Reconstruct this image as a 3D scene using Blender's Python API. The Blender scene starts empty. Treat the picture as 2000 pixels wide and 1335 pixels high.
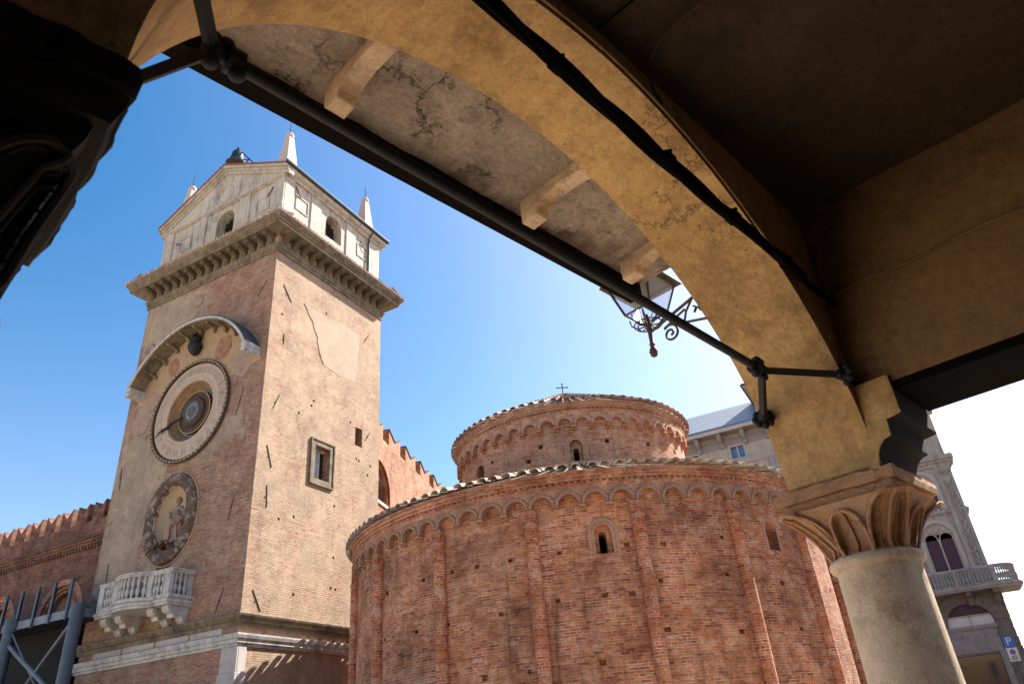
import bpy, bmesh, math, random
from math import sin, cos, pi, radians, sqrt, atan2, tan
from mathutils import Vector, Matrix, noise as mnoise
random.seed(7)
scene = bpy.context.scene
col = bpy.data.collections.new("place"); scene.collection.children.link(col)

# ------------------------------------------------------------------ camera, sky, sun, exposure
YAW, PITCH, ROLL = radians(26.542), radians(29.452), radians(-5.115)
cam = bpy.data.cameras.new("camera"); co = bpy.data.objects.new("camera", cam); col.objects.link(co)
fw = Vector((cos(PITCH)*cos(YAW), cos(PITCH)*sin(YAW), sin(PITCH)))
rt = fw.cross(Vector((0, 0, 1))).normalized(); up = rt.cross(fw)
r2 = rt*cos(ROLL)+up*sin(ROLL); u2 = -rt*sin(ROLL)+up*cos(ROLL)
mw = Matrix((r2, u2, -fw)).transposed().to_4x4(); mw.translation = (0, 0, 1.6)
co.matrix_world = mw
cam.sensor_width = 36; cam.lens = 36*1410.2/2000; cam.clip_end = 3000; cam.clip_start = 0.05
scene.camera = co
cam.dof.use_dof = True; cam.dof.focus_distance = 24; cam.dof.aperture_fstop = 5.6

SUN_AZ, SUN_EL = radians(-28), radians(43)
sunv = Vector((cos(SUN_EL)*cos(SUN_AZ), cos(SUN_EL)*sin(SUN_AZ), sin(SUN_EL)))
world = bpy.data.worlds.new("World"); scene.world = world; world.use_nodes = True
wt = world.node_tree; bg = wt.nodes["Background"]
sky = wt.nodes.new("ShaderNodeTexSky"); sky.sky_type = 'NISHITA'; sky.sun_disc = False
sky.sun_elevation = SUN_EL; sky.sun_rotation = pi/2-SUN_AZ
sky.air_density = 1.0; sky.dust_density = 1.6; sky.ozone_density = 3.0
hsv = wt.nodes.new("ShaderNodeHueSaturation"); hsv.inputs["Saturation"].default_value = 1.72; hsv.inputs["Hue"].default_value = .490
wt.links.new(sky.outputs[0], hsv.inputs["Color"])
wtc = wt.nodes.new("ShaderNodeTexCoord"); wd = wt.nodes.new("ShaderNodeVectorMath"); wd.operation = 'DOT_PRODUCT'
wt.links.new(wtc.outputs["Generated"], wd.inputs[0]); wd.inputs[1].default_value = sunv
wm_ = wt.nodes.new("ShaderNodeMath"); wm_.operation = 'MAXIMUM'; wt.links.new(wd.outputs["Value"], wm_.inputs[0]); wm_.inputs[1].default_value = 0
wp = wt.nodes.new("ShaderNodeMath"); wp.operation = 'POWER'; wt.links.new(wm_.outputs[0], wp.inputs[0]); wp.inputs[1].default_value = 3.4
wx = wt.nodes.new("ShaderNodeMix"); wx.data_type = 'RGBA'; wx.blend_type = 'ADD'; wx.inputs[0].default_value = 1       # bright haze round the sun
wc = wt.nodes.new("ShaderNodeMix"); wc.data_type = 'RGBA'; wt.links.new(wp.outputs[0], wc.inputs[0]); wc.inputs[6].default_value = (0, 0, 0, 1); wc.inputs[7].default_value = (3.6, 2.5, 2.0, 1)
wt.links.new(hsv.outputs[0], wx.inputs[6]); wt.links.new(wc.outputs[2], wx.inputs[7])
wsep = wt.nodes.new("ShaderNodeSeparateXYZ"); wt.links.new(wtc.outputs["Generated"], wsep.inputs[0])
w1 = wt.nodes.new("ShaderNodeMath"); w1.operation = 'SUBTRACT'; w1.use_clamp = True; w1.inputs[0].default_value = 1; wt.links.new(wsep.outputs[2], w1.inputs[1])
w2 = wt.nodes.new("ShaderNodeMath"); w2.operation = 'POWER'; wt.links.new(w1.outputs[0], w2.inputs[0]); w2.inputs[1].default_value = 3.2
wh = wt.nodes.new("ShaderNodeMix"); wh.data_type = 'RGBA'; wt.links.new(w2.outputs[0], wh.inputs[0]); wh.inputs[6].default_value = (0, 0, 0, 1); wh.inputs[7].default_value = (4.6, 3.0, 2.0, 1)
wy = wt.nodes.new("ShaderNodeMix"); wy.data_type = 'RGBA'; wy.blend_type = 'ADD'; wy.inputs[0].default_value = 1       # pale haze towards the horizon
wt.links.new(wx.outputs[2], wy.inputs[6]); wt.links.new(wh.outputs[2], wy.inputs[7])
wt.links.new(wy.outputs[2], bg.inputs[0]); bg.inputs[1].default_value = 0.078
sl = bpy.data.lights.new("sun", 'SUN'); sl.energy = 4.95; sl.angle = radians(0.5); sl.color = (1.0, 0.93, 0.82)
so = bpy.data.objects.new("sun", sl); col.objects.link(so)
so.rotation_euler = sunv.to_track_quat('Z', 'Y').to_euler(); so.location = sunv*60
scene.view_settings.view_transform = 'Standard'; scene.view_settings.look = 'None'
scene.view_settings.exposure = 1.52; scene.view_settings.gamma = 1.0
try:
    scene.cycles.use_denoising = True
    scene.cycles.max_bounces = 8; scene.cycles.diffuse_bounces = 5
    scene.cycles.caustics_reflective = False; scene.cycles.caustics_refractive = False
except Exception: pass

# ------------------------------------------------------------------ mesh helpers
class MB:
    def __init__(s): s.v = []; s.f = []
    def add(s, vs, fs, mat=None):
        n = len(s.v)
        if mat is not None: vs = [mat @ Vector(p) for p in vs]
        s.v += [tuple(p) for p in vs]; s.f += [tuple(i+n for i in f) for f in fs]; return s
    def merge(s, o, mat=None): return s.add(o.v, o.f, mat)
    def box(s, x0, x1, y0, y1, z0, z1, mat=None):
        v = [(x, y, z) for z in (z0, z1) for y in (y0, y1) for x in (x0, x1)]
        return s.add(v, [(0,2,3,1),(4,5,7,6),(0,1,5,4),(2,6,7,3),(0,4,6,2),(1,3,7,5)], mat)
    def prism(s, poly, axis, a, b, mat=None):          # poly in the two other axes (cyclic order x>yz, y>xz, z>xy)
        n = len(poly); P = {'x': lambda p, c: (c, p[0], p[1]), 'y': lambda p, c: (p[0], c, p[1]), 'z': lambda p, c: (p[0], p[1], c)}[axis]
        v = [P(p, a) for p in poly]+[P(p, b) for p in poly]
        f = [tuple(range(n)), tuple(range(2*n-1, n-1, -1))]+[(i, i+n, (i+1) % n+n, (i+1) % n) for i in range(n)]
        return s.add(v, f, mat)
    def tube(s, pts, r, n=8, closed=False, mat=None):
        pts = [Vector(p) for p in pts]; m = len(pts); rr = r if isinstance(r, (list, tuple)) else [r]*m
        v = []; prev = None
        for i, p in enumerate(pts):
            a = pts[(i-1) % m] if (closed or i > 0) else p; b = pts[(i+1) % m] if (closed or i < m-1) else p
            t = (b-a).normalized() if (b-a).length > 1e-9 else Vector((0, 0, 1))
            if prev is None:
                prev = t.cross(Vector((0, 0, 1)) if abs(t.z) < .9 else Vector((1, 0, 0))).normalized()
            nrm = (prev-t*prev.dot(t)); nrm = nrm.normalized() if nrm.length > 1e-6 else t.orthogonal().normalized()
            prev = nrm; bn = t.cross(nrm)
            for k in range(n):
                an = 2*pi*k/n; v.append(p+nrm*rr[i]*cos(an)+bn*rr[i]*sin(an))
        f = []
        for i in range(m if closed else m-1):
            j = (i+1) % m
            for k in range(n): f.append((i*n+k, i*n+(k+1) % n, j*n+(k+1) % n, j*n+k))
        if not closed: f += [tuple(range(n-1, -1, -1)), tuple((m-1)*n+k for k in range(n))]
        return s.add(v, f, mat)
    def lathe(s, prof, n=24, c=(0, 0, 0), a0=0, a1=2*pi, mat=None, cap=True):
        full = abs(a1-a0-2*pi) < 1e-6; m = n if full else n+1; k = len(prof); v = []
        for i in range(m):
            a = a0+(a1-a0)*i/n
            for r, z in prof: v.append((c[0]+r*cos(a), c[1]+r*sin(a), c[2]+z))
        f = []
        for i in range(n):
            j = (i+1) % m
            for q in range(k-1): f.append((i*k+q, j*k+q, j*k+q+1, i*k+q+1))
        if cap and full:
            if prof[0][0] > 1e-6: f.append(tuple(i*k for i in range(m-1, -1, -1)))
            if prof[-1][0] > 1e-6: f.append(tuple(i*k+k-1 for i in range(m)))
        return s.add(v, f, mat)
    def ball(s, c, r, n=10, sc=(1, 1, 1), mat=None):
        pr = [(max(1e-5, r*sin(pi*i/n)), -r*cos(pi*i/n)) for i in range(n+1)]
        M = Matrix.Translation(c) @ Matrix.Diagonal((*sc, 1))
        return s.lathe(pr, n*2, mat=(mat @ M) if mat is not None else M, cap=False)
    def mould(s, rect, prof, closed=True):               # moulding round a rectangle: prof [(out, z)]
        x0, x1, y0, y1 = rect; k = len(prof); v = []
        for sx, sy, x, y in ((-1,-1,x0,y0),(1,-1,x1,y0),(1,1,x1,y1),(-1,1,x0,y1)):
            for o, z in prof: v.append((x+sx*o, y+sy*o, z))
        f = []
        for i in range(4):
            j = (i+1) % 4
            for q in range(k if closed else k-1):
                f.append((i*k+q, j*k+q, j*k+(q+1) % k, i*k+(q+1) % k))
        return s.add(v, f)
    def grid(s, fn, nu, nv):
        v = [fn(i/nu, j/nv) for i in range(nu+1) for j in range(nv+1)]
        f = [(i*(nv+1)+j, (i+1)*(nv+1)+j, (i+1)*(nv+1)+j+1, i*(nv+1)+j+1) for i in range(nu) for j in range(nv)]
        return s.add(v, f)

WM = {}
def setuv(me, uv, ref):
    lay = me.uv_layers.new(name="UVMap") if not me.uv_layers else me.uv_layers[0]
    for p in me.polygons:
        if uv[0] == 'cyl':
            cx, cy, r = uv[1:]; c = p.center; a0 = atan2(c[1]-cy, c[0]-cx)
            flat = abs(p.normal.z) > .75
            for li in p.loop_indices:
                q = me.vertices[me.loops[li].vertex_index].co
                a = atan2(q[1]-cy, q[0]-cx); a = a0+((a-a0+pi) % (2*pi)-pi)
                lay.data[li].uv = (a*r, sqrt((q[0]-cx)**2+(q[1]-cy)**2) if flat else q[2])
        else:
            n = p.normal
            if abs(n.z) < .75:
                l = sqrt(n.x*n.x+n.y*n.y); tx, ty = -n.y/l, n.x/l
                for li in p.loop_indices:
                    q = me.vertices[me.loops[li].vertex_index].co; lay.data[li].uv = (q[0]*tx+q[1]*ty, q[2])
            else:
                for li in p.loop_indices:
                    q = me.vertices[me.loops[li].vertex_index].co; lay.data[li].uv = (q[0], q[1])
def tag(o, label=None, cat=None, group=None, kind=None):
    if label: o["label"] = label
    if cat: o["category"] = cat
    if group: o["group"] = group
    if kind: o["kind"] = kind
    return o
def thing(name, label, cat, loc=(0, 0, 0), group=None, mat=None):
    o = bpy.data.objects.new(name, None); col.objects.link(o); o.empty_display_size = .2
    o.matrix_world = mat if mat is not None else Matrix.Translation(loc); WM[o] = o.matrix_world.copy()
    return tag(o, label, cat, group)
I4 = Matrix.Identity(4)
def obj(name, mb, mat, parent=None, frame=I4, uv=('box',), smooth=None, bevel=0, cutter=None, label=None, clean=True):
    me = bpy.data.meshes.new(name); me.from_pydata(mb.v, [], mb.f); me.update()
    if clean:
        bm = bmesh.new(); bm.from_mesh(me); bmesh.ops.recalc_face_normals(bm, faces=bm.faces); bm.to_mesh(me); bm.free()
    if cutter is not None:
        a = bpy.data.objects.new("tmp_a", me); col.objects.link(a)
        mc = bpy.data.meshes.new("tmp_c"); mc.from_pydata(cutter.v, [], cutter.f); mc.update()
        bm = bmesh.new(); bm.from_mesh(mc); bmesh.ops.recalc_face_normals(bm, faces=bm.faces); bm.to_mesh(mc); bm.free()
        c = bpy.data.objects.new("tmp_b", mc); col.objects.link(c)
        md = a.modifiers.new("b", 'BOOLEAN'); md.object = c; md.operation = 'DIFFERENCE'; md.solver = 'EXACT'; md.use_self = True
        dg = bpy.context.evaluated_depsgraph_get(); dg.update()
        nm = bpy.data.meshes.new_from_object(a.evaluated_get(dg))
        bpy.data.objects.remove(a); bpy.data.objects.remove(c); bpy.data.meshes.remove(me); bpy.data.meshes.remove(mc); me = nm; me.name = name
    setuv(me, uv, None)
    pw = WM[parent] if parent else I4
    X = pw.inverted() @ frame
    if X != I4: me.transform(X)
    if smooth is not None:
        me.polygons.foreach_set("use_smooth", [True]*len(me.polygons)); me.set_sharp_from_angle(angle=radians(smooth))
    me.materials.clear(); me.materials.append(mat)
    o = bpy.data.objects.new(name, me); col.objects.link(o)
    if parent: o.parent = parent
    WM[o] = pw.copy()
    if bevel:
        b = o.modifiers.new("bevel", 'BEVEL'); b.width = bevel; b.segments = 2; b.limit_method = 'ANGLE'; b.angle_limit = radians(35)
    if label: o["label"] = label
    return o
def dup(o, X, label=None):                                # copy of a part, moved by X in its parent's frame
    c = o.copy(); col.objects.link(c); c.parent = o.parent; c.matrix_basis = X @ o.matrix_basis; WM[c] = WM[o]
    if label: c["label"] = label
    return c
def T(x, y, z): return Matrix.Translation((x, y, z))
def RZ(a): return Matrix.Rotation(a, 4, 'Z')
def arc(cx, cy, r, a0, a1, n, ry=None):
    ry = r if ry is None else ry
    return [(cx+r*cos(a0+(a1-a0)*i/n), cy+ry*sin(a0+(a1-a0)*i/n)) for i in range(n+1)]

# ------------------------------------------------------------------ material helpers
class G:
    def __init__(s, name):
        s.m = bpy.data.materials.new(name); s.m.use_nodes = True; s.t = s.m.node_tree
        s.b = s.t.nodes["Principled BSDF"]; s.b.inputs["Roughness"].default_value = .85
        s.tc = s.t.nodes.new("ShaderNodeTexCoord")
    def set(s, sock, val):
        if hasattr(val, "is_output"): s.t.links.new(val, sock)
        elif isinstance(val, (tuple, list)) and len(val) == 3 and len(sock.default_value) == 4: sock.default_value = (*val, 1)
        else: sock.default_value = val
    def n(s, typ, out=0, props=None, **k):
        nd = s.t.nodes.new(typ)
        for a, b in (props or {}).items(): setattr(nd, a, b)
        for a, b in k.items(): s.set(nd.inputs[int(a[1:]) if a[0] == 'i' and a[1:].isdigit() else a.replace('_', ' ')], b)
        return nd.outputs[out]
    def noise(s, scale, detail=5, rough=.6, vec=None, out=0): return s.n("ShaderNodeTexNoise", out, Vector=vec or s.tc.outputs["Object"], Scale=scale, Detail=detail, Roughness=rough)
    def ramp(s, fac, stops, interp='LINEAR'):
        nd = s.t.nodes.new("ShaderNodeValToRGB"); cr = nd.color_ramp; cr.interpolation = interp
        while len(cr.elements) < len(stops): cr.elements.new(.5)
        for e, (p, c) in zip(cr.elements, stops):
            e.position = p; e.color = (*c, 1) if isinstance(c, (tuple, list)) else (c, c, c, 1)
        s.set(nd.inputs[0], fac); return nd.outputs[0]
    def mix(s, f, a, b, mode='MIX'):
        nd = s.t.nodes.new("ShaderNodeMix"); nd.data_type = 'RGBA'; nd.blend_type = mode
        s.set(nd.inputs[0], f); s.set(nd.inputs[6], a); s.set(nd.inputs[7], b); return nd.outputs[2]
    def math(s, op, a, b=0.5, clamp=False): return s.n("ShaderNodeMath", 0, {'operation': op, 'use_clamp': clamp}, i0=a, i1=b)
    def vmath(s, op, a, b): return s.n("ShaderNodeVectorMath", 0, {'operation': op}, i0=a, i1=b)
    def bump(s, h, strength=.5, dist=.02, nrm=None):
        nd = s.t.nodes.new("ShaderNodeBump"); nd.inputs["Strength"].default_value = strength; nd.inputs["Distance"].default_value = dist
        s.set(nd.inputs["Height"], h)
        if nrm: s.t.links.new(nrm, nd.inputs["Normal"])
        return nd.outputs[0]
    def blob(s, c, rad, edge):                            # soft mask of an ellipsoid-shaped stain in object space
        d = s.vmath('SUBTRACT', s.tc.outputs["Object"], c); d = s.vmath('DIVIDE', d, rad)
        l = s.t.nodes.new("ShaderNodeVectorMath"); l.operation = 'LENGTH'; s.set(l.inputs[0], d)
        return s.math('SUBTRACT', 1.0+edge, l.outputs["Value"])
    def done(s, color=None, rough=None, normal=None, metal=None):
        if color is not None: s.set(s.b.inputs["Base Color"], color)
        if rough is not None: s.set(s.b.inputs["Roughness"], rough)
        if normal is not None: s.set(s.b.inputs["Normal"], normal)
        if metal is not None: s.set(s.b.inputs["Metallic"], metal)
        return s.m

def brick(name, cols, mortar, bw=.25, bh=.068, ms=.0115, patches=(.55, .75), plaster=(.5, .38, .28), stain=.5, blobs=(), bumpd=.03, pvar=.6, pl2=None, wash=None, cv=1.0):
    g = G(name); uvv = g.tc.outputs["UV"]; ob = g.tc.outputs["Object"]
    wob = g.noise(.9, 5, .6, vec=uvv, out=1); wob = g.vmath('SUBTRACT', wob, (.5, .5, .5))
    wob = g.vmath('MULTIPLY', wob, (.05, .03, 0)); uv2 = g.vmath('ADD', uvv, wob)
    br = g.t.nodes.new("ShaderNodeTexBrick"); br.offset = .5; br.offset_frequency = 2; br.squash = .62; br.squash_frequency = 3
    g.set(br.inputs["Vector"], uv2); br.inputs["Color1"].default_value = (0, 0, 0, 1); br.inputs["Color2"].default_value = (1, 1, 1, 1)
    br.inputs["Mortar"].default_value = (.5, .5, .5, 1); br.inputs["Scale"].default_value = 1
    br.inputs["Mortar Size"].default_value = ms; br.inputs["Mortar Smooth"].default_value = .5; br.inputs["Bias"].default_value = 0
    br.inputs["Brick Width"].default_value = bw; br.inputs["Row Height"].default_value = bh
    big = g.noise(.42, 6, .7); med = g.noise(1.9, 7, .75); fine = g.noise(19, 6, .75)
    rows = g.noise(1.0, 6, .7, vec=g.vmath('MULTIPLY', uvv, (1.1, 6.5, 1)))      # courses laid from different kilns
    val = g.math('ADD', g.math('MULTIPLY', br.outputs["Color"], .56), g.math('MULTIPLY', g.math('SUBTRACT', rows, .5), 1.1*cv))
    val = g.math('ADD', val, g.math('MULTIPLY', g.math('SUBTRACT', med, .5), pvar)); val = g.math('ADD', val, .22)
    n = len(cols); c = g.ramp(val, [(i/(n-1)*.9+.05, k) for i, k in enumerate(cols)])
    c = g.mix(g.ramp(g.noise(6.5, 3, .6), [(.62, 0), (.70, .55)]), c, cols[2])
    mo = g.math('MULTIPLY', br.outputs["Fac"], g.ramp(g.noise(1.4, 6, .7), [(.38, .15), (.60, 1)]))
    c = g.mix(mo, c, mortar)
    pm = g.math('ADD', g.math('MULTIPLY', big, .5), g.math('MULTIPLY', g.noise(3.2, 8, .8), .5))
    mask = g.ramp(pm, [(patches[0], 0), (patches[1], .9)])
    for bc, brd, e in blobs:
        q = g.math('ADD', g.blob(bc, brd, .25), g.math('MULTIPLY', g.math('SUBTRACT', med, .5), 3.2))
        q = g.ramp(q, [(.12, 0), (.26, e)]); mask = g.math('MAXIMUM', mask, q)
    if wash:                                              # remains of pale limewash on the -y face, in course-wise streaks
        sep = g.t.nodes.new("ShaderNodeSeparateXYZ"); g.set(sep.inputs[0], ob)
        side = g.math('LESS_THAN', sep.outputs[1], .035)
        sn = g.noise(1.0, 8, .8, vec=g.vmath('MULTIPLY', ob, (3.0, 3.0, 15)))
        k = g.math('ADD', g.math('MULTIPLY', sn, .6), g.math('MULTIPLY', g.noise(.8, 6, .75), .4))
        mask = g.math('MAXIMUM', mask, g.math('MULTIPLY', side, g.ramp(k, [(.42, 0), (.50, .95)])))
    pc = g.mix(g.ramp(g.noise(3.1, 7, .75), [(.38, 0), (.62, 1)]), plaster, pl2 or tuple(k*.72 for k in plaster))
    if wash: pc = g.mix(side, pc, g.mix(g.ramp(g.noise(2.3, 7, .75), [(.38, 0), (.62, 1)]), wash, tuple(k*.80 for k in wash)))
    c = g.mix(mask, c, pc)
    st = g.ramp(g.noise(.7, 7, .75), [(.36, tuple([1-stain*.6]*3)), (.60, (1.06, 1.05, 1.03))])
    c = g.mix(1.0, c, st, 'MULTIPLY')
    dr = g.ramp(g.noise(1.0, 6, .7, vec=g.vmath('MULTIPLY', ob, (3.5, 3.5, .35))), [(.30, tuple([1-stain*.5]*3)), (.46, (1, 1, 1))])   # rain streaks
    c = g.mix(1.0, c, dr, 'MULTIPLY')
    c = g.mix(.55, c, g.ramp(fine, [(.32, .30), (.68, .68)]), 'OVERLAY')
    grit = g.noise(1.0, 6, .8, vec=g.vmath('MULTIPLY', ob, (9, 9, 34))); c = g.mix(.6, c, g.ramp(grit, [(.36, .26), (.64, .72)]), 'OVERLAY')
    pits = g.ramp(g.noise(9, 4, .8), [(.66, 0), (.72, .75)]); c = g.mix(pits, c, tuple(k*.25 for k in cols[0]))
    h = g.math('SUBTRACT', g.math('MULTIPLY', fine, .6), g.math('MULTIPLY', br.outputs["Fac"], .9))
    h = g.mix(g.math('MULTIPLY', mask, .8), h, g.math('MULTIPLY', fine, .5))
    h = g.math('SUBTRACT', h, g.math('MULTIPLY', pits, .8)); h = g.math('ADD', h, g.math('MULTIPLY', rows, .6))
    return g.done(c, .92, g.bump(h, .9, bumpd))

def plaster(name, c1, c2, scale=1.2, bump=.3, dist=.01, dark=None, rough=.9, fine=.25, spots=0, cracks=0, dk=(.52, .66), rain=0):
    g = G(name); ob = g.tc.outputs["Object"]; a = g.noise(scale, 8, .75); f = g.noise(scale*14, 7, .8); vf = g.noise(scale*60, 3, .6)
    c = g.mix(g.ramp(a, [(.38, 0), (.62, 1)]), c1, c2)
    if dark is not None: c = g.mix(g.ramp(g.noise(scale*.55, 9, .8), [(dk[0], 0), (dk[1], .85)]), c, dark)
    c = g.mix(min(1, fine*1.5), c, g.ramp(f, [(.3, .28), (.7, .70)]), 'OVERLAY')
    c = g.mix(fine, c, g.ramp(vf, [(.3, .35), (.7, .62)]), 'OVERLAY')
    if rain:
        c = g.mix(1.0, c, g.ramp(g.noise(1.0, 7, .75, vec=g.vmath('MULTIPLY', ob, (5, 5, .45))), [(.34, tuple([1-rain]*3)), (.52, (1, 1, 1))]), 'MULTIPLY')
    h = g.math('ADD', g.math('MULTIPLY', f, .6), g.math('ADD', g.math('MULTIPLY', vf, .35), a))
    if spots:
        sp = g.ramp(g.noise(scale*9, 4, .8), [(.66, 0), (.72, spots)]); c = g.mix(sp, c, (.03, .02, .012)); h = g.math('SUBTRACT', h, g.math('MULTIPLY', sp, .8))
    if cracks:
        w = g.vmath('ADD', ob, g.vmath('MULTIPLY', g.noise(scale*2.2, 6, .8, out=1), (.9/scale, .9/scale, .9/scale)))
        vo = g.t.nodes.new("ShaderNodeTexVoronoi"); vo.feature = 'DISTANCE_TO_EDGE'; vo.inputs["Scale"].default_value = scale*.75; g.set(vo.inputs["Vector"], w)
        ln = g.math('MULTIPLY', g.ramp(vo.outputs["Distance"], [(.0, 1), (.018, 0)]), g.ramp(g.noise(scale*.9, 4), [(.48, 0), (.6, cracks)]))
        c = g.mix(ln, c, (.035, .025, .018)); h = g.math('SUBTRACT', h, ln)
    return g.done(c, rough, g.bump(h, bump, dist))

def plain(name, c, rough=.6, metal=0, var=.2, scale=6):
    g = G(name); k = g.mix(g.ramp(g.noise(scale, 5, .7), [(.3, 0), (.7, 1)]), tuple(x*(1-var) for x in c), tuple(min(1, x*(1+var)) for x in c))
    return g.done(k, rough, g.bump(g.noise(scale*8, 4), .15, .004), metal)
def dull(name, c):
    g = G(name); g.b.inputs["Specular IOR Level"].default_value = .08
    return g.done(c, .95, g.bump(g.noise(30, 4), .3, .004))
def glassy(name, c, rough=.08):
    g = G(name); g.b.inputs["Specular IOR Level"].default_value = .8
    return g.done(g.mix(g.ramp(g.noise(.8, 3), [(.35, 0), (.65, 1)]), c, tuple(x*.5 for x in c)), rough)

BR = [(.20, .06, .034), (.38, .115, .055), (.60, .20, .075), (.60, .27, .14), (.66, .41, .28)]
M = {}
M['rot'] = brick("rotunda_brick", BR, (.64, .49, .39), patches=(.50, .63), plaster=(.58, .33, .215), stain=.85, pl2=(.46, .205, .115), pvar=1.0, cv=1.2)
M['drum'] = brick("drum_brick", [(.28, .09, .05), (.44, .16, .08), (.56, .24, .12), (.56, .31, .19), (.58, .40, .29)], (.62, .49, .39), patches=(.50, .64), plaster=(.56, .37, .26), stain=.6, pl2=(.52, .28, .165), pvar=.9)
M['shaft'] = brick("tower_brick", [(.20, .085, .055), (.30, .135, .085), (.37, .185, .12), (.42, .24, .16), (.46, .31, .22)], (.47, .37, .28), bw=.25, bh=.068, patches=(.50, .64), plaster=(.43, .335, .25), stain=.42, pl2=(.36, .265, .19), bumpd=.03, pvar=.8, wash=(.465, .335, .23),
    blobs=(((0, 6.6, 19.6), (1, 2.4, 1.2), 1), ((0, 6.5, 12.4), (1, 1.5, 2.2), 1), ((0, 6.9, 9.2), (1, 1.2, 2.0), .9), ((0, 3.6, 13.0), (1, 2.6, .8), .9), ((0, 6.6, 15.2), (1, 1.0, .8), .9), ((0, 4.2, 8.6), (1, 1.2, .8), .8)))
M['curtain'] = brick("curtain_brick", [(.20, .07, .045), (.30, .11, .06), (.40, .16, .08), (.45, .22, .12), (.45, .29, .19)], (.46, .36, .27), bw=.25, bh=.068, patches=(.5, .68), plaster=(.46, .30, .20), stain=.6, pvar=.8)
M['lwall'] = brick("palace_wall_brick", [(.09, .03, .022), (.16, .055, .036), (.23, .08, .048), (.28, .115, .07), (.30, .16, .11)], (.32, .23, .17), patches=(.60, .76), plaster=(.29, .18, .13), stain=.8)
M['terra'] = brick("terracotta_brick", [(.26, .06, .03), (.46, .11, .045), (.64, .19, .06), (.60, .25, .12), (.62, .36, .25)], (.70, .54, .44), bw=.17, patches=(.50, .64), plaster=(.60, .29, .165), stain=.6, pvar=1.1, cv=1.6)
M['arcade'] = brick("arcade_brick", [(.30, .10, .06), (.46, .18, .10), (.58, .26, .14), (.58, .34, .23), (.60, .42, .32)], (.66, .52, .42), bw=.12, patches=(.42, .56), plaster=(.60, .38, .28), stain=.7, pl2=(.54, .27, .16))
M['trimpl'] = plaster("pink_reveal_plaster", (.46, .26, .165), (.36, .19, .115), 4, .5, .012, dark=(.2, .105, .065), fine=.6)
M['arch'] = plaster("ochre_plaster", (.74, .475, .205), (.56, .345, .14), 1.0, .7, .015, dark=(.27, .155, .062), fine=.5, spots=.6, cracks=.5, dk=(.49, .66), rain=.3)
M['endw'] = plaster("shaded_wall_plaster", (.30, .17, .065), (.21, .118, .043), 1.2, .5, .012, dark=(.10, .054, .021), fine=.4, cracks=.6)  # darker copy of the ochre plaster, for a wall that gets less light
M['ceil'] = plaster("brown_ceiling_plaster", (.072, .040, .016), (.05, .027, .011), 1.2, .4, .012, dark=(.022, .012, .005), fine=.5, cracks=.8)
M['soffit'] = plaster("pale_soffit_plaster", (.46, .385, .325), (.30, .245, .205), 1.9, .9, .03, dark=(.11, .08, .06), fine=.6, spots=.8, cracks=1, dk=(.50, .62))
M['corbel'] = plaster("corbel_lit_skin_plaster", (.78, .60, .43), (.58, .43, .30), 4, .8, .02, dark=(.30, .21, .14), fine=.6, spots=.9)
M['modil'] = plaster("grey_modillion", (.15, .12, .085), (.10, .08, .055), 3, .5, .02, fine=.5)
M['white'] = plaster("attic_plaster", (.54, .49, .42), (.43, .385, .325), 1.1, .35, .012, dark=(.22, .19, .16), fine=.5, cracks=.3, rain=.45)
M['cornice'] = plaster("cornice_stone", (.27, .21, .14), (.18, .14, .09), 2.6, .6, .02, dark=(.08, .062, .042), fine=.6, dk=(.48, .62), rain=.45)
M['tan'] = plaster("tan_plaster", (.44, .30, .17), (.37, .25, .15), 1.4, .3, .01, dark=(.42, .3, .22), fine=.4)
M['patch'] = plaster("patch_plaster", (.40, .31, .225), (.35, .265, .19), 1.2, .25, .008, fine=.5, dark=(.30, .215, .15))
M['dial'] = plaster("dial_marble", (.50, .385, .30), (.42, .32, .245), 2, .2, .006, fine=.3)
M['marble'] = plaster("weathered_marble", (.60, .575, .54), (.46, .44, .41), 3, .4, .012, dark=(.17, .16, .145), fine=.6, rain=.4)
M['stone'] = plaster("statue_stone", (.42, .275, .215), (.30, .19, .145), 5, .5, .012, dark=(.13, .085, .065), fine=.5)
M['redmarble'] = plaster("red_verona_marble", (.78, .46, .26), (.58, .31, .17), 5, .9, .025, dark=(.78, .58, .42), fine=.6, spots=.7, cracks=.5)
M['shaftm'] = plaster("column_marble", (.80, .63, .45), (.68, .52, .36), 5, .6, .012, dark=(.44, .29, .18), fine=.65, spots=.6)
M['niche'] = plaster("niche_plaster", (.60, .47, .27), (.50, .44, .36), 1.6, .4, .01, dark=(.34, .33, .32), fine=.5)
M['rough'] = plaster("rocky_tufa", (.25, .155, .10), (.16, .10, .065), 6, 1, .1, dark=(.58, .53, .49), fine=.9, dk=(.52, .58))
M['fresco'] = plaster("faded_fresco", (.26, .09, .085), (.42, .25, .12), 3.0, .2, .006, dark=(.14, .06, .075), fine=.5)
M['fade'] = plaster("bare_fresco", (.40, .28, .22), (.33, .21, .165), 3.5, .2, .006, dark=(.2, .12, .1), fine=.5)
M['wreath'] = plaster("bronze_wreath", (.07, .055, .035), (.12, .095, .06), 9, .8, .03, fine=.6)
M['disc'] = plaster("dark_dial", (.05, .033, .024), (.08, .05, .032), 5, .4, .01, fine=.5)
M['brown'] = plaster("brown_ring", (.18, .10, .05), (.13, .075, .04), 5, .4, .01, fine=.5)
M['ochre2'] = plaster("ochre_reveal", (.30, .185, .095), (.21, .125, .065), 3, .3, .01, fine=.5)
M['gold'] = plain("old_gilt", (.45, .3, .12), .5, .3)
M['blue'] = plain("enamel_blue", (.045, .20, .36), .5, 0, .35, 14)
M['blue2'] = plain("faded_blue", (.16, .24, .42), .7, 0, .3, 10)
M['slate'] = plain("grey_recess", (.075, .065, .065), .7, 0, .4, 6)
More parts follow.
